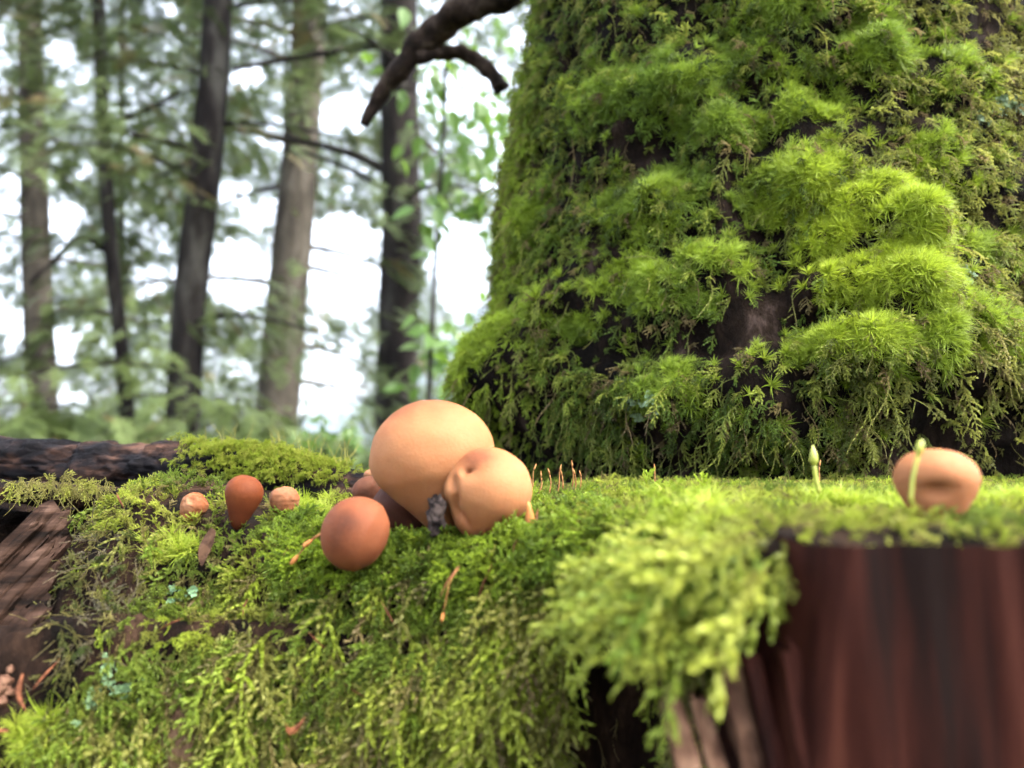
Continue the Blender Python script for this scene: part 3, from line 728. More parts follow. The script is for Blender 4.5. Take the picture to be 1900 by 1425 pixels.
# thin shelf of wood that roofs the dark cavity
def shelf():
    nu, nv = 60, 14; V = []
    for j in range(nv):
        for i in range(nu):
            u = i / (nu - 1); v = j / (nv - 1)
            p = at(-160 + 400 * u, np.interp(u, [0, .5, 1], [880, 893, 905]), .41 - .075 * v * (1 - .4 * u))
            e = smooth(np.array(v), .75, 1)
            V.append(p + np.array([0, -.006 * vnoise(np.array([[u * 9, 0, 0]]), 1, 5)[0] * e, -.003 * e]))
    V = np.array(V); V[:, 2] += .0015 * fbm(V, 70, 77)
    top = V; bot = V - np.array([0, 0, .0065]); bot[:, 2] -= .003 * fbm(V, 90, 79)
    F = grid_faces(nu, nv); k = len(top)
    F2 = [tuple(k + q for q in f[::-1]) for f in F]
    rim = [i for i in range(nu)] ; last = [(nv - 1) * nu + i for i in range(nu)]
    S = [(last[i], last[i + 1], k + last[i + 1], k + last[i]) for i in range(nu - 1)] + [(rim[i + 1], rim[i], k + rim[i], k + rim[i + 1]) for i in range(nu - 1)]
    S += [((j + 1) * nu - 1, (j + 2) * nu - 1, k + (j + 2) * nu - 1, k + (j + 1) * nu - 1) for j in range(nv - 1)]
    return np.vstack([top, bot]), F + F2 + S
V, F = shelf(); mesh('wood_shelf', V, F, M['rot'], stump)

# ------------------------------------------------------------------ fallen log behind, left
def fallen():
    P = spline([at(-420, 868, .50), at(-60, 858, .47), at(150, 862, .455), at(330, 868, .44), at(480, 880, .43), at(600, 895, .42), at(690, 908, .41)], 260)
    r = np.interp(np.linspace(0, 1, 260), [0, .3, .6, .8, 1], [.014, .0125, .0125, .011, .007]); n = 72
    V, F = tube_geo(P, r, n); cen = np.repeat(P, n, 0); d = V - cen
    q = V * np.array([.22, 1, 1.])
    rid = np.abs(fbm(V * np.array([.16, 1, 1.]), 170, 85, 3)); plates = fbm(V * np.array([.5, 1, 1.]), 90, 87, 2)
    V = cen + d * (1 + .22 * fbm(q, 120, 81, 4) + .28 * fbm(V, 45, 83) - .5 * np.clip(.16 - rid, 0, 1) * 2.2 + .16 * smooth(plates, .02, .10))[:, None]
    return V, F
LV, LF = fallen(); LN = vert_normals(LV, LF)
log = empty('fallen_log', at(150, 862, .455)); tag(log, 'thin blackened fallen log with peeling bark and a pad of moss', 'log')
mesh('bark', LV, LF, M['char'], log)
def log_moss():
    rs = np.random.default_rng(13); px, py = project(LV)
    dens = np.exp(-(((px - 500) / 130) ** 4)) * smooth(LN[:, 2] - .25 * LN[:, 1], .0, .35) * smooth(900 - py, 0, 8) + .01 * (px > 300)
    if (LN * (LV - np.repeat(LV.reshape(-1, 72, 3).mean(1), 72, 0))).sum() < 0: raise RuntimeError('log normals')
    pos, nr = scatter_pts(LV, LF, dens, 2200, rs); n = len(pos); ppx, ppy = project(pos)
    hump = np.exp(-((ppx - 490) / 95) ** 2) * .003
    pos = pos + nr * (hump * rs.random(n) ** .5)[:, None]
    z = nr * .5 + np.array([.25, -.3, -.25]) + rs.normal(0, .35, (n, 3))
    field('moss_pad', log, SMALLF, pos, z, nr, rs.uniform(.25, .48, n), mixc(LIME * .8, YEL * .8, rs.random(n)), rs)
    # fine upright stalks on the pad
    k = 46; i = rs.choice(np.where((LN[:, 2] > .75) & (px > 380) & (px < 660))[0], k)
    g = Geo()
    for j in i:
        b = LV[j] + np.array([0, 0, .004]); t = b + np.array([rs.normal(0, .004), rs.normal(0, .004), rs.uniform(.006, .014)])
        g.tube(np.array([b, (b + t) / 2 + rs.normal(0, .0006, 3), t]), [.00011, .0001, .00006], 3)
    o = mesh('grass_stalks', g.V, g.F, M['thin'], log, smoothed=False); o['kind'] = 'stuff'
    # stray moss on the shelf edge
    P = []
    for _ in range(120): P.append(at(rs.uniform(20, 200), rs.uniform(884, 902), rs.uniform(.335, .36)))
    P = np.array(P); n = len(P)
    field('moss_fringe', stump, STRING + SMALLF, P, DOWN + rs.normal(0, .6, (n, 3)), np.tile([0, -1., .3], (n, 1)), rs.uniform(.3, .75, n), mixc(OLV, YEL * .8, rs.random(n)), rs)
log_moss()

# ------------------------------------------------------------------ puffballs
def puffball(name, px, py, Y, wpx, hpx, foot, mat, label, group, seed, squash=1.0, stem=.42, bumps=.03, dents=(), pig_shade=None, nu=96, nv=72, crumple=0):
    """pear-shaped fruit body; head centred at a point, tapering to a foot"""
    c = at(px, py, Y); k = np.linalg.norm(c - np.array([0, 0, CZ])) / FPX
    f = np.array(foot, float) if len(foot) == 3 else at(foot[0], foot[1], Y)
    rx = wpx * k * .5; rz = hpx * k * .5; ax = unit(c - f); dist = np.linalg.norm(c - f)
    ux = unit(np.cross(ax, [0, 1., .05])); uy = np.cross(ax, ux)
    V = []
    for j in range(nv):
        t = j / (nv - 1) * math.pi
        zz = math.cos(t); r = math.sin(t)
        a = zz * rz
        if zz < -.35:                      # draw the lower end out into the foot
            s = (-.35 - zz) / .65; a = -.35 * rz - (dist - .35 * rz) * s
            r0 = math.sqrt(1 - .35 ** 2); r = r0 * ((1 - s) ** 1.15) + stem * s ** .8 * (1 - s ** 8)
            if j == nv - 1: r = 0
        for i in range(nu):
            th = 2 * math.pi * i / nu
            V.append(c + ax * a + rx * r * (ux * math.cos(th) + uy * math.sin(th) * squash))
    V = np.array(V); F = grid_faces(nu, nv, True); N = vert_normals(V, F)
    if ((V - c) * N).sum() < 0: F = [q_[::-1] for q_ in F]; N = -N
    V = V + N * (rx * (bumps * fbm(V, .9 / rx, seed, 2) + bumps * .25 * fbm(V, 3.5 / rx, seed + 5, 2)))[:, None]
    if crumple: V = V + N * (rx * crumple * (np.abs(fbm(V, 1.6 / rx, seed + 9, 3)) * -2 + .4))[:, None]
    P = np.zeros(len(V))
    for (dx, dy, drx, dry, rot, dep, pg_shade) in dents:
        pxv, pyv = project(V); front = (V - c) @ np.array([0, -1., 0]) > -.1 * rx
        u = (pxv - dx) * math.cos(rot) + (pyv - dy) * math.sin(rot); v = -(pxv - dx) * math.sin(rot) + (pyv - dy) * math.cos(rot)
        g = np.exp(-((u / drx) ** 2 + (v / dry) ** 2)) * front
        V = V + (-N * .55 + np.array([0, .45, 0])) * (g * dep * k)[:, None]; P += g * pg_shade  # dimple pigment, plus shade painted into creases and hollows
    pxv, pyv = project(V)
    if pig_shade is not None: P += pig_shade(pxv, pyv, (V - c) @ ax / rz, V)  # own skin colour, plus shade painted into the tone
    loc = np.array(f); o = mesh(name, V - loc, F, mat, attrs={'pigment_shade': P.astype(np.float32)}); o.location = tuple(loc)
    tag(o, label, 'mushroom', group); return o
GR = 'puffballs growing on the stump'
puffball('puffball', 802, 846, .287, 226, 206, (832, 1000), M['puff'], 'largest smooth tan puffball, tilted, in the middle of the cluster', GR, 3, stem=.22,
         bumps=.065, pig_shade=lambda x, y, a, V: .42 * smooth(a, .35, 1.0) + .16 * smooth(y, 860, 960) + .10 * np.exp(-(((x - 905) / 30) ** 2 + ((y - 800) / 60) ** 2)))  # reddish crown is its own colour; darker underside is painted-in shade
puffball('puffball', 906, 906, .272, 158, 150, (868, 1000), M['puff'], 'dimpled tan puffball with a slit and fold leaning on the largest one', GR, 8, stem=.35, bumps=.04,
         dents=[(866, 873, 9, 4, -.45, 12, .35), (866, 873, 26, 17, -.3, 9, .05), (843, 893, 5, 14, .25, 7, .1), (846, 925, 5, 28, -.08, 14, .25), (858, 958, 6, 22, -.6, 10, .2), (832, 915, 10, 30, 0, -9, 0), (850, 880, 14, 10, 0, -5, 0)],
         pig_shade=lambda x, y, a, V: .55 * np.exp(-(((x - 885) / 46) ** 2 + ((y - 848) / 24) ** 2)) + .22 * smooth(y, 920, 985))  # dark crown is its own colour; lower darkening is painted shade
puffball('puffball', 662, 990, .262, 134, 126, (716, 1012), M['puffmid'], 'ball-shaped brownish puffball with a dark blotch hanging at the moss edge', GR, 12, stem=.5, bumps=.02,
         pig_shade=lambda x, y, a, V: .2 + .28 * np.exp(-(((x - 640) / 34) ** 2 + ((y - 965) / 24) ** 2)) + .24 * np.exp(-(((x - 622) / 20) ** 2 + ((y - 1005) / 26) ** 2)))
puffball('puffball', 744, 934, .300, 112, 88, (782, 1000), M['puffbrown'], 'dark brown puffball in the shade beneath the largest one', GR, 15, stem=.5, pig_shade=lambda x, y, a, V: .38 + 0 * x)  # even dark tone includes the overhead shade, put into its colour
puffball('puffball', 682, 908, .315, 58, 44, (700, 945), M['puffbrown'], 'small brown puffball tucked behind the ball-shaped one', GR, 18, stem=.6, bumps=.07, pig_shade=lambda x, y, a, V: .1 + 0 * x)
puffball('puffball', 690, 880, .345, 30, 20, (693, 905), M['pufforange'], 'tiny orange puffball half hidden beside the largest one', GR, 19, stem=.6, nu=40, nv=30)
puffball('puffball', 453, 914, .312, 65, 60, (438, 985), M['puffred'], 'red-brown pear-shaped puffball standing alone on a tapering stalk', GR, 22, stem=.30, bumps=.03, pig_shade=lambda x, y, a, V: .15 + .2 * smooth(-a, .3, 1.2))
puffball('puffball', 362, 937, .312, 44, 40, (346, 968), M['pufforange'], 'crumpled orange puffball with a pale torn side in the moss', GR, 25, stem=.6, crumple=.16, nu=60, nv=44, pig_shade=lambda x, y, a, V: -.35 * np.exp(-(((x - 347) / 9) ** 2 + ((y - 940) / 14) ** 2)) + .2)
puffball('puffball', 528, 924, .322, 52, 40, (528, 955), M['pufforange'], 'low wrinkled orange-tan puffball beside the bright green tuft', GR, 28, stem=.7, crumple=.08, nu=60, nv=44, pig_shade=lambda x, y, a, V: .12 + 0 * x)
puffball('puffball', 1735, 886, .205, 128, 94, (1740, 975), M['puff'], 'hollow-fronted pinkish tan puffball alone on the stump top beside the trunk', GR, 31, stem=.5, bumps=.06,
         dents=[(1738, 912, 30, 16, 0, 15, .15)], pig_shade=lambda x, y, a, V: .12 + .1 * smooth(a, .3, 1))  # the dent also darkens the colour, painting shade into the hollow

# ------------------------------------------------------------------ small litter
def lump(name, p, r, seed, mat, label, cat, group=None, sq=(1, 1, 1), rough=.45, nu=18, nv=12):
    V = []
    for j in range(nv):
        t = math.pi * j / (nv - 1)
        for i in range(nu):
            a = 2 * math.pi * i / nu; V.append((math.sin(t) * math.cos(a), math.sin(t) * math.sin(a), math.cos(t)))
    V = np.array(V) * np.array(sq) ; V = V * (1 + rough * fbm(V + seed, 1.6, seed, 3))[:, None] * r
    o = mesh(name, V, grid_faces(nu, nv, True), mat, smoothed=True); o.location = tuple(p); tag(o, label, cat, group); return o
lump('soil_clod', at(808, 952, .2665), .0042, 3, M['soil'], 'black crumbly clod of soil wedged between the two tan puffballs', 'soil', sq=(.75, .7, 1.5), rough=.75, nu=36, nv=26)
# bud by the dimpled puffball
def lathe(name, p0, p1, prof, mat, n=12, parent=None):
    p0 = np.array(p0); p1 = np.array(p1); t = np.array([q_[0] for q_ in prof]); P = p0 + (p1 - p0) * t[:, None]
    V, F = tube_geo(P, [q_[1] for q_ in prof], n); base = np.array(parent.location) if parent else p0
    if parent: return mesh(name, V, F, mat, parent)
    o = mesh(name, V - p0, F, mat); o.location = tuple(p0); return o
tag(lathe('bud', at(980, 930, .263), at(985, 982, .263), [(0, .0003), (.2, .0009), (.55, .0015), (.8, .0019), (.93, .0016), (1, .0004)], M['bud']), 'glossy orange bud beside the dimpled puffball', 'bud')
def capsule(pts, Y, label, group, r=.0008, capr=.0016):
    P = [at(a, b, Y + dy) for (a, b, dy) in pts]; o = empty('moss_capsule', P[0]); tag(o, label, 'moss capsule', group)
    branch(P, r * .45, r * .3, o, M['seta'], 'stalk', 5, 9, .1)
    e = P[-1]; d = unit(P[-1] - P[-2]); lathe('capsule', e - d * .0004, e + d * capr * 2.2, [(0, .0003), (.3, capr * .5), (.65, capr * .55), (.9, capr * .4), (1, capr * .1)], M['bud'], 8, o)
capsule([(602, 985, 0), (580, 1000, -.002), (562, 1020, -.002), (552, 1032, -.002)], .268, 'curved orange spore stalk drooping beside the ball-shaped puffball', 'drooping spore stalks')
capsule([(600, 990, 0), (588, 996, -.004), (578, 1003, -.004)], .268, 'short orange spore stalk with a round capsule beside the ball-shaped puffball', 'drooping spore stalks')
capsule([(850, 1055, 0), (835, 1080, -.004), (822, 1140, -.006)], .25, 'hanging brown spore stalk below the largest puffball', 'drooping spore stalks', r=.0005, capr=.001)
rs = np.random.default_rng(77)
for i, (a, b) in enumerate([(990, 872), (1004, 885), (1020, 880), (1038, 874), (1043, 882), (1062, 866), (1067, 880), (1078, 884), (1215, 872), (1520, 865)]):
    o = empty('spore_stalk', at(a, 915, .36)); tag(o, 'upright tan spore stalk in the moss at the foot of the trunk', 'moss stalk', 'spore stalks at the foot of the trunk')
    branch([at(a + rs.normal(0, 3), 917, .36), at(a + rs.normal(0, 2), (b + 915) / 2, .36), at(a, b, .36)], .0004, .00025, o, M['seta'], 'stalk', 5, 7, .1)
    lathe('tip', at(a, b + 1, .36), at(a + rs.normal(0, 2), b - 12, .36), [(0, .0003), (.4, .0005), (1, .0001)], M['seta'], 6, o)
# the tall green shoots standing near the right puffball
gm, gn_, gl, gp = newmat('green_shoot'); gp.inputs['Base Color'].default_value = (.24, .28, .03, 1); gp.inputs['Roughness'].default_value = .45
gt = noise_tex(gn_, gl, 300); gr_ = ramp(gn_, [(.35, (.17, .20, .02)), (.65, (.27, .29, .04))]); gl.new(gt.outputs['Fac'], gr_.inputs[0]); gl.new(gr_.outputs[0], gp.inputs['Base Color'])
o = empty('green_shoot', at(1694, 930, .185)); tag(o, 'yellow-green moss shoot standing before the hollow-fronted puffball', 'moss shoot')
branch([at(1690, 935, .185), at(1693, 890, .185), at(1702, 850, .185), at(1706, 822, .185)], .0004, .0005, o, gm, 'stalk', 6, 10, .2)
lathe('tip', at(1703, 846, .185), at(1710, 816, .185), [(0, .0005), (.5, .0009), (.9, .0006), (1, .0001)], gm, 8, o)
o = empty('green_shoot', at(1508, 900, .24)); tag(o, 'thin green moss shoot with a swollen tip against the dark trunk foot', 'moss shoot')
branch([at(1520, 915, .24), at(1514, 890, .24), at(1510, 860, .24)], .0006, .0007, o, gm, 'stalk', 6, 8, .2)
lathe('tip', at(1511, 866, .24), at(1508, 825, .24), [(0, .0006), (.3, .0013), (.6, .001), (1, .0001)], gm, 8, o)
def needle(p0, p1, bend, r, label, group=None, mat='needle'):
    p0 = np.array(p0); p1 = np.array(p1); m_ = (p0 + p1) / 2 + np.array(bend)
    P = spline([p0, m_, p1], 9); V, F = tube_geo(P, [r * math.sin(math.pi * (.12 + .83 * i / 8)) for i in range(9)], 6, flat=.6)
    o = mesh('conifer_needle', V - p0, F, M[mat]); o.location = tuple(p0); tag(o, label, 'needle', group)
needle(at(42, 1250, .245), at(48, 1320, .238), (-.0005, -.002, 0), .0008, 'short red-brown fallen needle on bare rotten wood')
needle(at(60, 1280, .25), at(112, 1222, .258), (0, -.001, 0), .0006, 'slender reddish needle lying along the bare wood')
needle(at(-20, 1352, .23), at(18, 1356, .23), (0, -.001, 0), .0012, 'stubby red needle at the rim of the bare wood')
needle(at(1165, 1068, .2), at(1250, 1085, .195), (0, 0, .001), .0006, 'orange-brown needle caught in the overhanging fronds')
needle(at(1190, 1020, .2), at(1215, 1065, .195), (0.001, 0, 0), .0005, 'thin brown needle caught upright in the overhanging fronds')
needle(at(852, 1050, .243), at(815, 1110, .238), (0, -.001, .001), .0004, 'thin brown needle hanging in the moss below the largest puffball')
# dead leaf flake and seed scales
def flake(pts, Y, th, mat, name, label, cat, tilt=.004):
    c = np.array(pts, float).mean(0); base = at(*c, Y); V = []
    ring = spline([*pts, pts[0]], 26)[:-1]
    for q_ in (0, 1):
        for (a, b) in ring: V.append(at(a, b, Y + tilt * (a - c[0]) / 30 + q_ * th))
    V = np.array(V); k = len(ring); V += np.array([0, 1, 0]) * (.0012 * fbm(V, 220, 5))[:, None]
    F = [tuple(range(k)), tuple(k + i for i in range(k))[::-1]] + [(i, k + i, k + (i + 1) % k, (i + 1) % k) for i in range(k)]
    o = mesh(name, V - base, F, mat, smoothed=False); o.location = tuple(base); tag(o, label, cat)
flake([(392, 978), (401, 986), (396, 1010), (384, 1036), (374, 1050), (368, 1030), (373, 1005)], .287, .0008, M['flake'], 'dead_leaf', 'dark brown dead leaf standing in the moss below the pear-shaped puffball', 'leaf')
flake([(530, 1340), (536, 1350), (550, 1345), (566, 1330), (556, 1352), (542, 1364), (532, 1358)], .245, .001, M['needle'], 'seed_scale', 'orange-brown seed scale lodged in the hanging moss', 'seed scale')
for i, (a, b, r) in enumerate([(12, 1262, .0022), (-4, 1275, .0028), (18, 1282, .0016), (4, 1300, .0018), (22, 1240, .0012)]):
    c, nn = hit(SBV, a, b)
    lump('wood_crumb', c - np.array([0, .001, 0]), r, 40 + i, M['crumb'], 'pale crumb of rotten wood lying on the bare dark wood', 'wood crumb', 'pale wood crumbs', rough=.7)
# pale bare wood showing through the moss at the bottom
def patch():
    V = []
    nu, nv = 22, 22
    for j in range(nv):
        for i in range(nu):
            a, b = 285 + 120 * i / (nu - 1), 1290 + 170 * j / (nv - 1); c, nn = hit(SBV, a, b)
            e = ((i / (nu - 1) - .5) * 2) ** 2 + ((j / (nv - 1) - .5) * 2) ** 2
            V.append(c + nn * (.0065 * (1 - min(1.5, e))))
    V = np.array(V); V += np.array([0, -1, 0]) * (.0012 * fbm(V * np.array([1, 1, .2]), 160, 91))[:, None]
    return V, grid_faces(nu, nv)
V, F = patch(); mesh('pale_knot', V, F, M['knot'], stump)
# lichen and mint-green liverwort
def lichen(px, py, tree_, n_, spread, label, tintc, sc=1.0):
    rs = np.random.default_rng(int(px)); P = []; Nn = []
    for _ in range(n_):
        c, nn = hit(tree_, px + rs.normal(0, spread), py + rs.normal(0, spread * .6))
        if c is not None: P.append(c + nn * rs.uniform(.0005, .005)); Nn.append(nn)
    P = np.array(P); Nn = np.array(Nn); k = len(P); root = empty('lichen', P.mean(0)); tag(root, label, 'lichen')
    field('lobes', root, LOBE, P, Nn + rs.normal(0, .4, (k, 3)), rs.normal(0, 1, (k, 3)), rs.uniform(.6, 1.3, k) * sc, np.tile(tintc, (k, 1)) * rs.uniform(.8, 1.2, (k, 1)), rs)
tb2 = bvh(TV2, TF)
MINT = np.array([.20, .28, .18])
lichen(1855, 200, tb2, 16, 22, 'pale mint lichen spray high on the mossy trunk', MINT, 1.2)
lichen(1185, 748, tb2, 12, 16, 'mint lichen lobes low on the mossy trunk', MINT, 1.1)
lichen(1770, 520, tb2, 10, 16, 'grey-green lichen beside the bright cushion on the trunk', MINT * .8, 1.1)
lichen(205, 1290, SBV, 22, 34, 'mint green liverwort leaves on the front of the stump', np.array([.15, .24, .12]), .55)
lichen(335, 1105, SBV, 10, 14, 'small blue-green liverwort patch beneath the dead leaf', np.array([.13, .22, .12]), .5)

# ------------------------------------------------------------------ forest behind
GAPS = [(440, 510, 70, 66), (632, 490, 80, 96), (610, 725, 66, 72), (850, 490, 55, 90), (640, 215, 50, 40), (20, 610, 40, 45), (110, 405, 60, 28), (300, 520, 60, 30), (110, 640, 30, 34), (460, 140, 36, 20), (120, 100, 28, 26), (300, 20, 30, 16), (430, 360, 34, 22), (560, 330, 24, 20), (160, 320, 20, 20), (290, 770, 20, 20), (590, 790, 40, 20), (110, 750, 60, 30)]
def gapped(pos, rs, soft=.06):
    px, py = project(pos); keep = np.ones(len(pos), bool)
    for (a, b, c, d) in GAPS:
        e = ((px - a) / c) ** 2 + ((py - b) / d) ** 2
        keep &= ~((e < 1.0) & (rs.random(len(pos)) > soft))
    return keep
def conifer(pxs, Y, diam, limbs, reach, label, mat, seed, group, top=9.0, hmin=.2, per=24, droop=.35, sprays=True, name='conifer_tree', tintm=1.0, hmax=None, explicit=(), ssc=.5, loose=.14):
    rs = np.random.default_rng(seed)
    ctrl = [at(a, b, Y) for a, b in pxs]          # trunk axis from top of frame to foot
    foot = ctrl[-1].copy(); d = unit(ctrl[-2] - ctrl[-1]); foot = foot - d * ((foot[2] + .1) / max(d[2], .2)) if foot[2] > -.05 else foot
    up = unit(ctrl[0] - ctrl[1]); topp = ctrl[0] + up * max(.12, (top - ctrl[0][2]))
    path = spline([foot] + ctrl[::-1] + [topp], 40)
    root = empty(name, (foot[0], foot[1], 0)); tag(root, label, 'tree', group)
    hh = path[:, 2]; rad = diam * .5 * np.interp(hh, [-.2, .3, 3, top + 1], [1.3, 1.05, .95, .25])
    V, F = tube_geo(path, rad, 14, bump=.10, seed=seed); trunk = mesh('trunk', V, F, mat, root)
    P = []; Z = []; S = []
    hmax = hmax or top - .5
    for k in range(limbs):
        h = hmin + (hmax - hmin) * ((k + rs.random()) / limbs) ; i = np.argmin(np.abs(hh - h)); b = path[i]
        az = rs.random() * 2 * math.pi; L = reach * rs.uniform(.55, 1.1) * (1 - .45 * h / top)
        d = np.array([math.cos(az), math.sin(az), 0])
        pts = [b + d * L * t + np.array([0, 0, 1]) * (L * (.12 * t - droop * t * t)) + np.cross(d, [0, 0, 1]) * L * .1 * math.sin(2 * t) for t in np.linspace(0, 1, 7)]
        V, F = tube_geo(np.array(pts), [max(.004, diam * .09 * (1 - .85 * t)) for t in np.linspace(0, 1, 7)], 5); mesh('branch', V, F, mat, trunk)
        pts = np.array(pts)
        for _ in range(int(per * L * 3.0)):
            t = rs.uniform(.15, 1.0); f = t * 6; j = min(int(f), 5); p_ = pts[j] + (pts[j + 1] - pts[j]) * (f - j)
            s = rs.choice([-1, 1]); side = np.cross(d, [0, 0, 1]) * s
            P.append(p_ + rs.normal(0, loose, 3)); Z.append(d * rs.uniform(.2, 1) + side * rs.uniform(.2, 1.1) + np.array([0, 0, -rs.uniform(.1, .7)]))
    for (pts, r0, r1) in explicit:
        branch([at(a, b, Y + dy) for a, b, dy in pts], r0, r1, trunk, mat, n=7, m=14, bump=.15, seed=seed)
    if sprays:
        P = np.array(P); Z = np.array(Z); k_ = gapped(P + unit(Z) * .15, rs); P = P[k_]; Z = Z[k_]; n = len(P)
        t = rs.random(n); f = fbm(P, .8, seed)
        tint = mixc(np.array([.036, .056, .020]), np.array([.088, .122, .034]), .5 + .7 * f) * rs.uniform(.75, 1.3, (n, 1)) * tintm
        tint = mixc(tint, np.array([.13, .085, .035]), .7 * (rs.random(n) < .05))
        field('crown', root, SPRAY, P, Z, np.tile([0, 0, 1.], (n, 1)) + rs.normal(0, .2, (n, 3)), rs.uniform(.6, 1.25, n) * ssc, tint, rs)
    return root
GB = 'conifers behind the stump'
conifer([(182, -40), (190, 200), (205, 450), (225, 640), (242, 840)], 5.2, .088, 34, 1.5, 'slim dark conifer trunk between leafy boughs, bowed slightly', M['farbark'], 201, GB,
        explicit=[([(205, 230, 0), (270, 205, -.1), (335, 172, -.2)], .028, .010), ([(205, 470, 0), (150, 440, -.1), (95, 490, -.2), (55, 525, -.3)], .024, .010)])
conifer([(408, -40), (396, 150), (380, 330), (352, 560), (336, 840)], 4.8, .19, 30, 1.5, 'leaning dark grey conifer trunk with a kinked stem', M['farbark'], 202, GB,
        explicit=[([(390, 250, 0), (350, 300, .1), (290, 330, .2)], .02, .008)])
conifer([(575, -40), (566, 160), (548, 400), (525, 640), (510, 840)], 9.0, .46, 30, 2.6, 'thick pale brown conifer trunk standing farther back', M['lit_far_bark'], 203, GB, top=14, tintm=1.2,
        explicit=[([(555, 265, -.4), (470, 245, -.5), (380, 230, -.6)], .05, .02)])
conifer([(742, -40), (741, 200), (745, 420), (740, 600), (732, 840)], 4.3, .215, 22, 1.2, 'dark lichen-blotched conifer trunk rising straight behind the largest puffball', M['farbark'], 204, GB, hmin=.3, per=26,
        explicit=[([(735, 80, 0), (640, 92, -.1), (540, 108, -.2), (430, 128, -.3)], .024, .012), ([(740, 330, .2), (650, 285, .25), (530, 255, .3)], .03, .014), ([(740, 370, .2), (660, 320, .3), (560, 280, .4)], .02, .01)])
conifer([(55, -40), (60, 250), (68, 500), (76, 700), (82, 840)], 8.5, .30, 34, 2.4, 'pale grey conifer trunk mostly veiled by its own boughs', M['lit_far_bark'], 205, GB, top=12, tintm=1.15)
conifer([(1905, -40), (1905, 100), (1900, 400), (1900, 840)], 1.9, .16, 0, 1, 'dark trunk glimpsed past the shoulder of the mossy tree', M['farbark'], 206, GB, sprays=False)
k = 0
DEEP = ['off beyond the veiled grey trunk', 'close behind the slim bowed trunk', 'close behind the leaning dark trunk', 'just behind the thick pale trunk', 'behind the veiled grey trunk', 'far behind the lichen-blotched trunk', 'close behind the lichen-blotched trunk', 'far behind the leaning dark trunk', 'far behind the slim bowed trunk', 'hidden behind the edge of the mossy trunk']
for (px, Y, rch, top) in [(-140, 11, 2.6, 12), (225, 12, 2.6, 13), (360, 14, 3.0, 14), (528, 15, 3.0, 14), (72, 16, 3.2, 15), (740, 19, 3.2, 15), (745, 13, 2.6, 13), (352, 20, 3.4, 16), (222, 22, 3.4, 17), (980, 18, 3.0, 15)]:
    conifer([(px + 3, -40), (px, 300), (px, 840)], Y, .10, 46, rch, 'slender grey-green conifer deep in the forest, ' + DEEP[k], M['farbark'], 220 + k, 'conifers deep in the forest', top=top, per=17, tintm=1.3, ssc=.72, loose=.28); k += 1

# low saplings and shrubs at the forest edge
for i, (px, Y, hgt) in enumerate([(40, 4.5, .75), (170, 5.5, .8), (300, 6.5, .9), (440, 5.5, .75), (560, 7.5, .75), (650, 9, .6)]):
    b = at(px, 850, Y); conifer([(px, 850 - (hgt - .45) / Y * FPX), (px, 860), (px, 870)], Y, .016, 22, .8, 'knee-high young conifer at the edge of the clearing', M['farbark'], 260 + i, 'young conifers at the forest edge', top=hgt + .05, hmin=.15, hmax=hgt + .05, per=20, name='young_conifer', ssc=.55, loose=.05, tintm=1.7, droop=.2)

# broadleaf sapling with bright leaves beside the mossy trunk
def leaf_mesh():
    V = []; F = []; n = 9
    for i in range(n):
        t = i / (n - 1); w_ = .32 * math.sin(math.pi * t ** .8) * (1 - .25 * t)
        V += [(-w_, .06 * w_ * 4, t), (0, -.03, t), (w_, .06 * w_ * 4, t)]
    for i in range(n - 1):
        for q_ in (0, 1): F.append((i * 3 + q_, i * 3 + q_ + 1, i * 3 + q_ + 4, i * 3 + q_ + 3))
    V = np.array(V); V[:, 1] -= .15 * V[:, 2] ** 2
    me = bpy.data.meshes.new('leaf'); me.from_pydata([tuple(v) for v in V], [], F); me.materials.append(M['broad']); return me
LEAF = leaf_mesh()
def sapling(stem, Y, twigs, n, label, seed, size=.10, spread=.10):
    rs = np.random.default_rng(seed); P = [at(a, b, Y) for a, b in stem]; foot = np.array([P[-1][0], P[-1][1], 0])
    root = empty('broadleaf_sapling', foot); tag(root, label, 'sapling', 'broadleaf saplings')
    branch(P + [foot], .008, .014, root, M['farbark'], 'stem', 7, 18, .1, seed)
    per = n // len(twigs)
    for tw in twigs:
        Q = spline([at(a, b, Y + dy) for a, b, dy in tw], 10); V, F = tube_geo(Q, [.005 - .0003 * i for i in range(10)], 5); br = mesh('branch', V, F, M['farbark'], root)
        for _ in range(per):
            p_ = Q[rs.integers(2, 10)] + rs.normal(0, spread, 3)
            px_, py_ = project(p_)
            if ((px_ - 850) / 50) ** 2 + ((py_ - 490) / 80) ** 2 < 1: continue
            o = bpy.data.objects.new('leaf', LEAF); col.objects.link(o)
            dz = unit(np.array([rs.normal(), rs.normal(), -.8 + .5 * rs.normal()])); yy = unit(np.array([rs.normal(0, .5), -1 + .5 * rs.normal(), 1])); xx = unit(np.cross(yy, dz)); yy = np.cross(dz, xx)
            s = size * rs.uniform(.6, 1.25)
            mw = Matrix(((*(xx[[0]] * s), *(yy[[0]] * s), *(dz[[0]] * s), p_[0]), (xx[1] * s, yy[1] * s, dz[1] * s, p_[1]), (xx[2] * s, yy[2] * s, dz[2] * s, p_[2]), (0, 0, 0, 1)))
            o.matrix_basis = mw; attach(o, br)
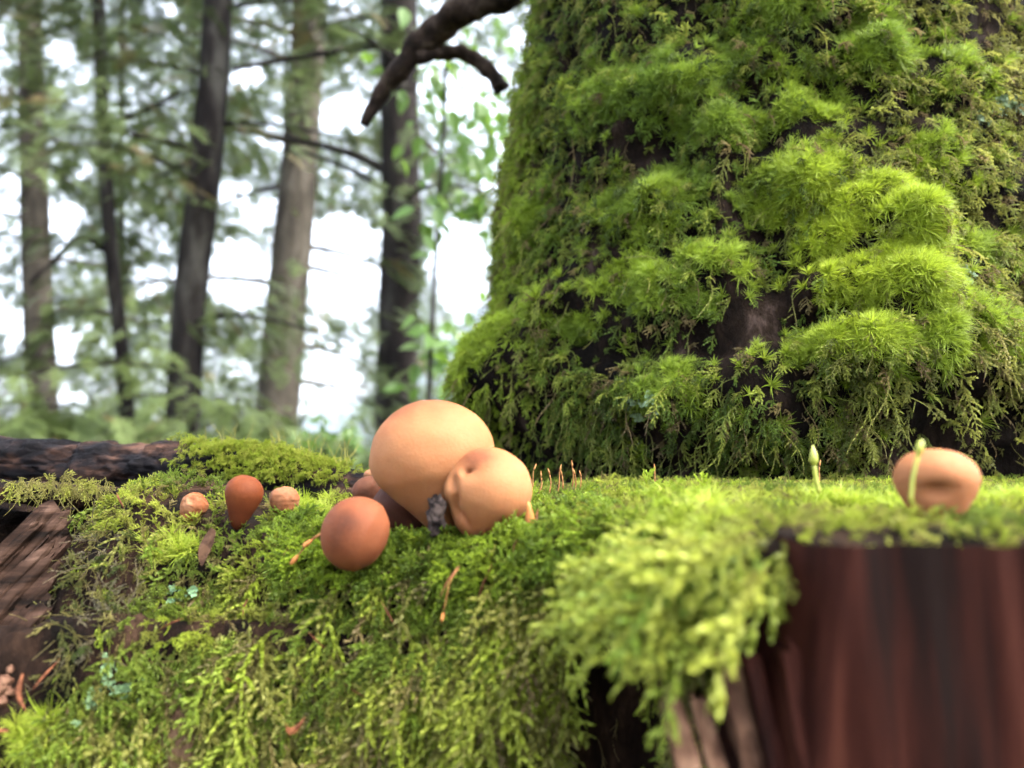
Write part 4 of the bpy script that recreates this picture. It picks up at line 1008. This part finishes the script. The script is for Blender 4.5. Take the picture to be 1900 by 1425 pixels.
sapling([(830, -60), (825, 200), (812, 420), (800, 640), (795, 830)], 3.6, [[(826, 60, 0), (870, 90, .1), (930, 140, .1)], [(826, 180, 0), (870, 220, -.1), (925, 270, -.1)], [(820, 260, 0), (860, 320, .1), (915, 350, .1)], [(820, 130, 0), (800, 120, .1), (780, 150, .1)], [(812, 420, 0), (835, 380, 0), (880, 395, .1)], [(800, 620, 0), (820, 640, 0), (845, 660, .1)]], 260, 'leafy bright green sapling between the dark trunk and the mossy tree', 301)
sapling([(600, 770), (602, 800), (604, 840)], 6.0, [[(600, 800, 0), (580, 812, 0), (560, 822, 0)], [(602, 800, 0), (630, 806, 0), (665, 816, 0)]], 36, 'low bright green sapling beyond the moss pad', 302, spread=.08)

# dead needles and scraps caught in the moss
rl = np.random.default_rng(91)
for i in range(14):
    a, b = [(300, 1180), (420, 1250), (480, 1120), (620, 1210), (700, 1290), (760, 1180), (640, 1110), (900, 1120), (970, 1050), (1080, 985), (1130, 950), (540, 1060), (250, 960), (1010, 1010)][i]
    c, nn = hit(SBV, a, b)
    if c is None: continue
    d = unit(np.cross(nn, rl.normal(0, 1, 3))); p0 = c + nn * .006; ln = rl.uniform(.006, .013)
    needle(p0, p0 + d * ln + nn * rl.uniform(-.002, .003), nn * .0008, rl.uniform(.0003, .0005), 'thin dead brown needle caught in the moss on the front of the stump', 'dead needles caught in the moss')

# thin blue-ish mountain air
hm = bpy.data.materials.new('haze'); hm.use_nodes = True; hm.node_tree.nodes.clear()
ho = hm.node_tree.nodes.new('ShaderNodeOutputMaterial'); hv = hm.node_tree.nodes.new('ShaderNodeVolumePrincipled')
hv.inputs['Color'].default_value = (.72, .82, .98, 1); hv.inputs['Density'].default_value = .0003
hm.node_tree.links.new(hv.outputs[0], ho.inputs['Volume'])
HX, HY0, HY1, HZ0, HZ1 = 3100, -650, 3600, -60, 760
hb = mesh('haze', [(x, y, z) for z in (HZ0, HZ1) for y in (HY0, HY1) for x in (-HX, HX)], [(0, 2, 3, 1), (4, 5, 7, 6), (0, 1, 5, 4), (2, 6, 7, 3), (0, 4, 6, 2), (1, 3, 7, 5)], hm, smoothed=False)
hb['kind'] = 'stuff'; hb['label'] = 'thin blue mountain air over the forest and lake'; hb['category'] = 'haze'
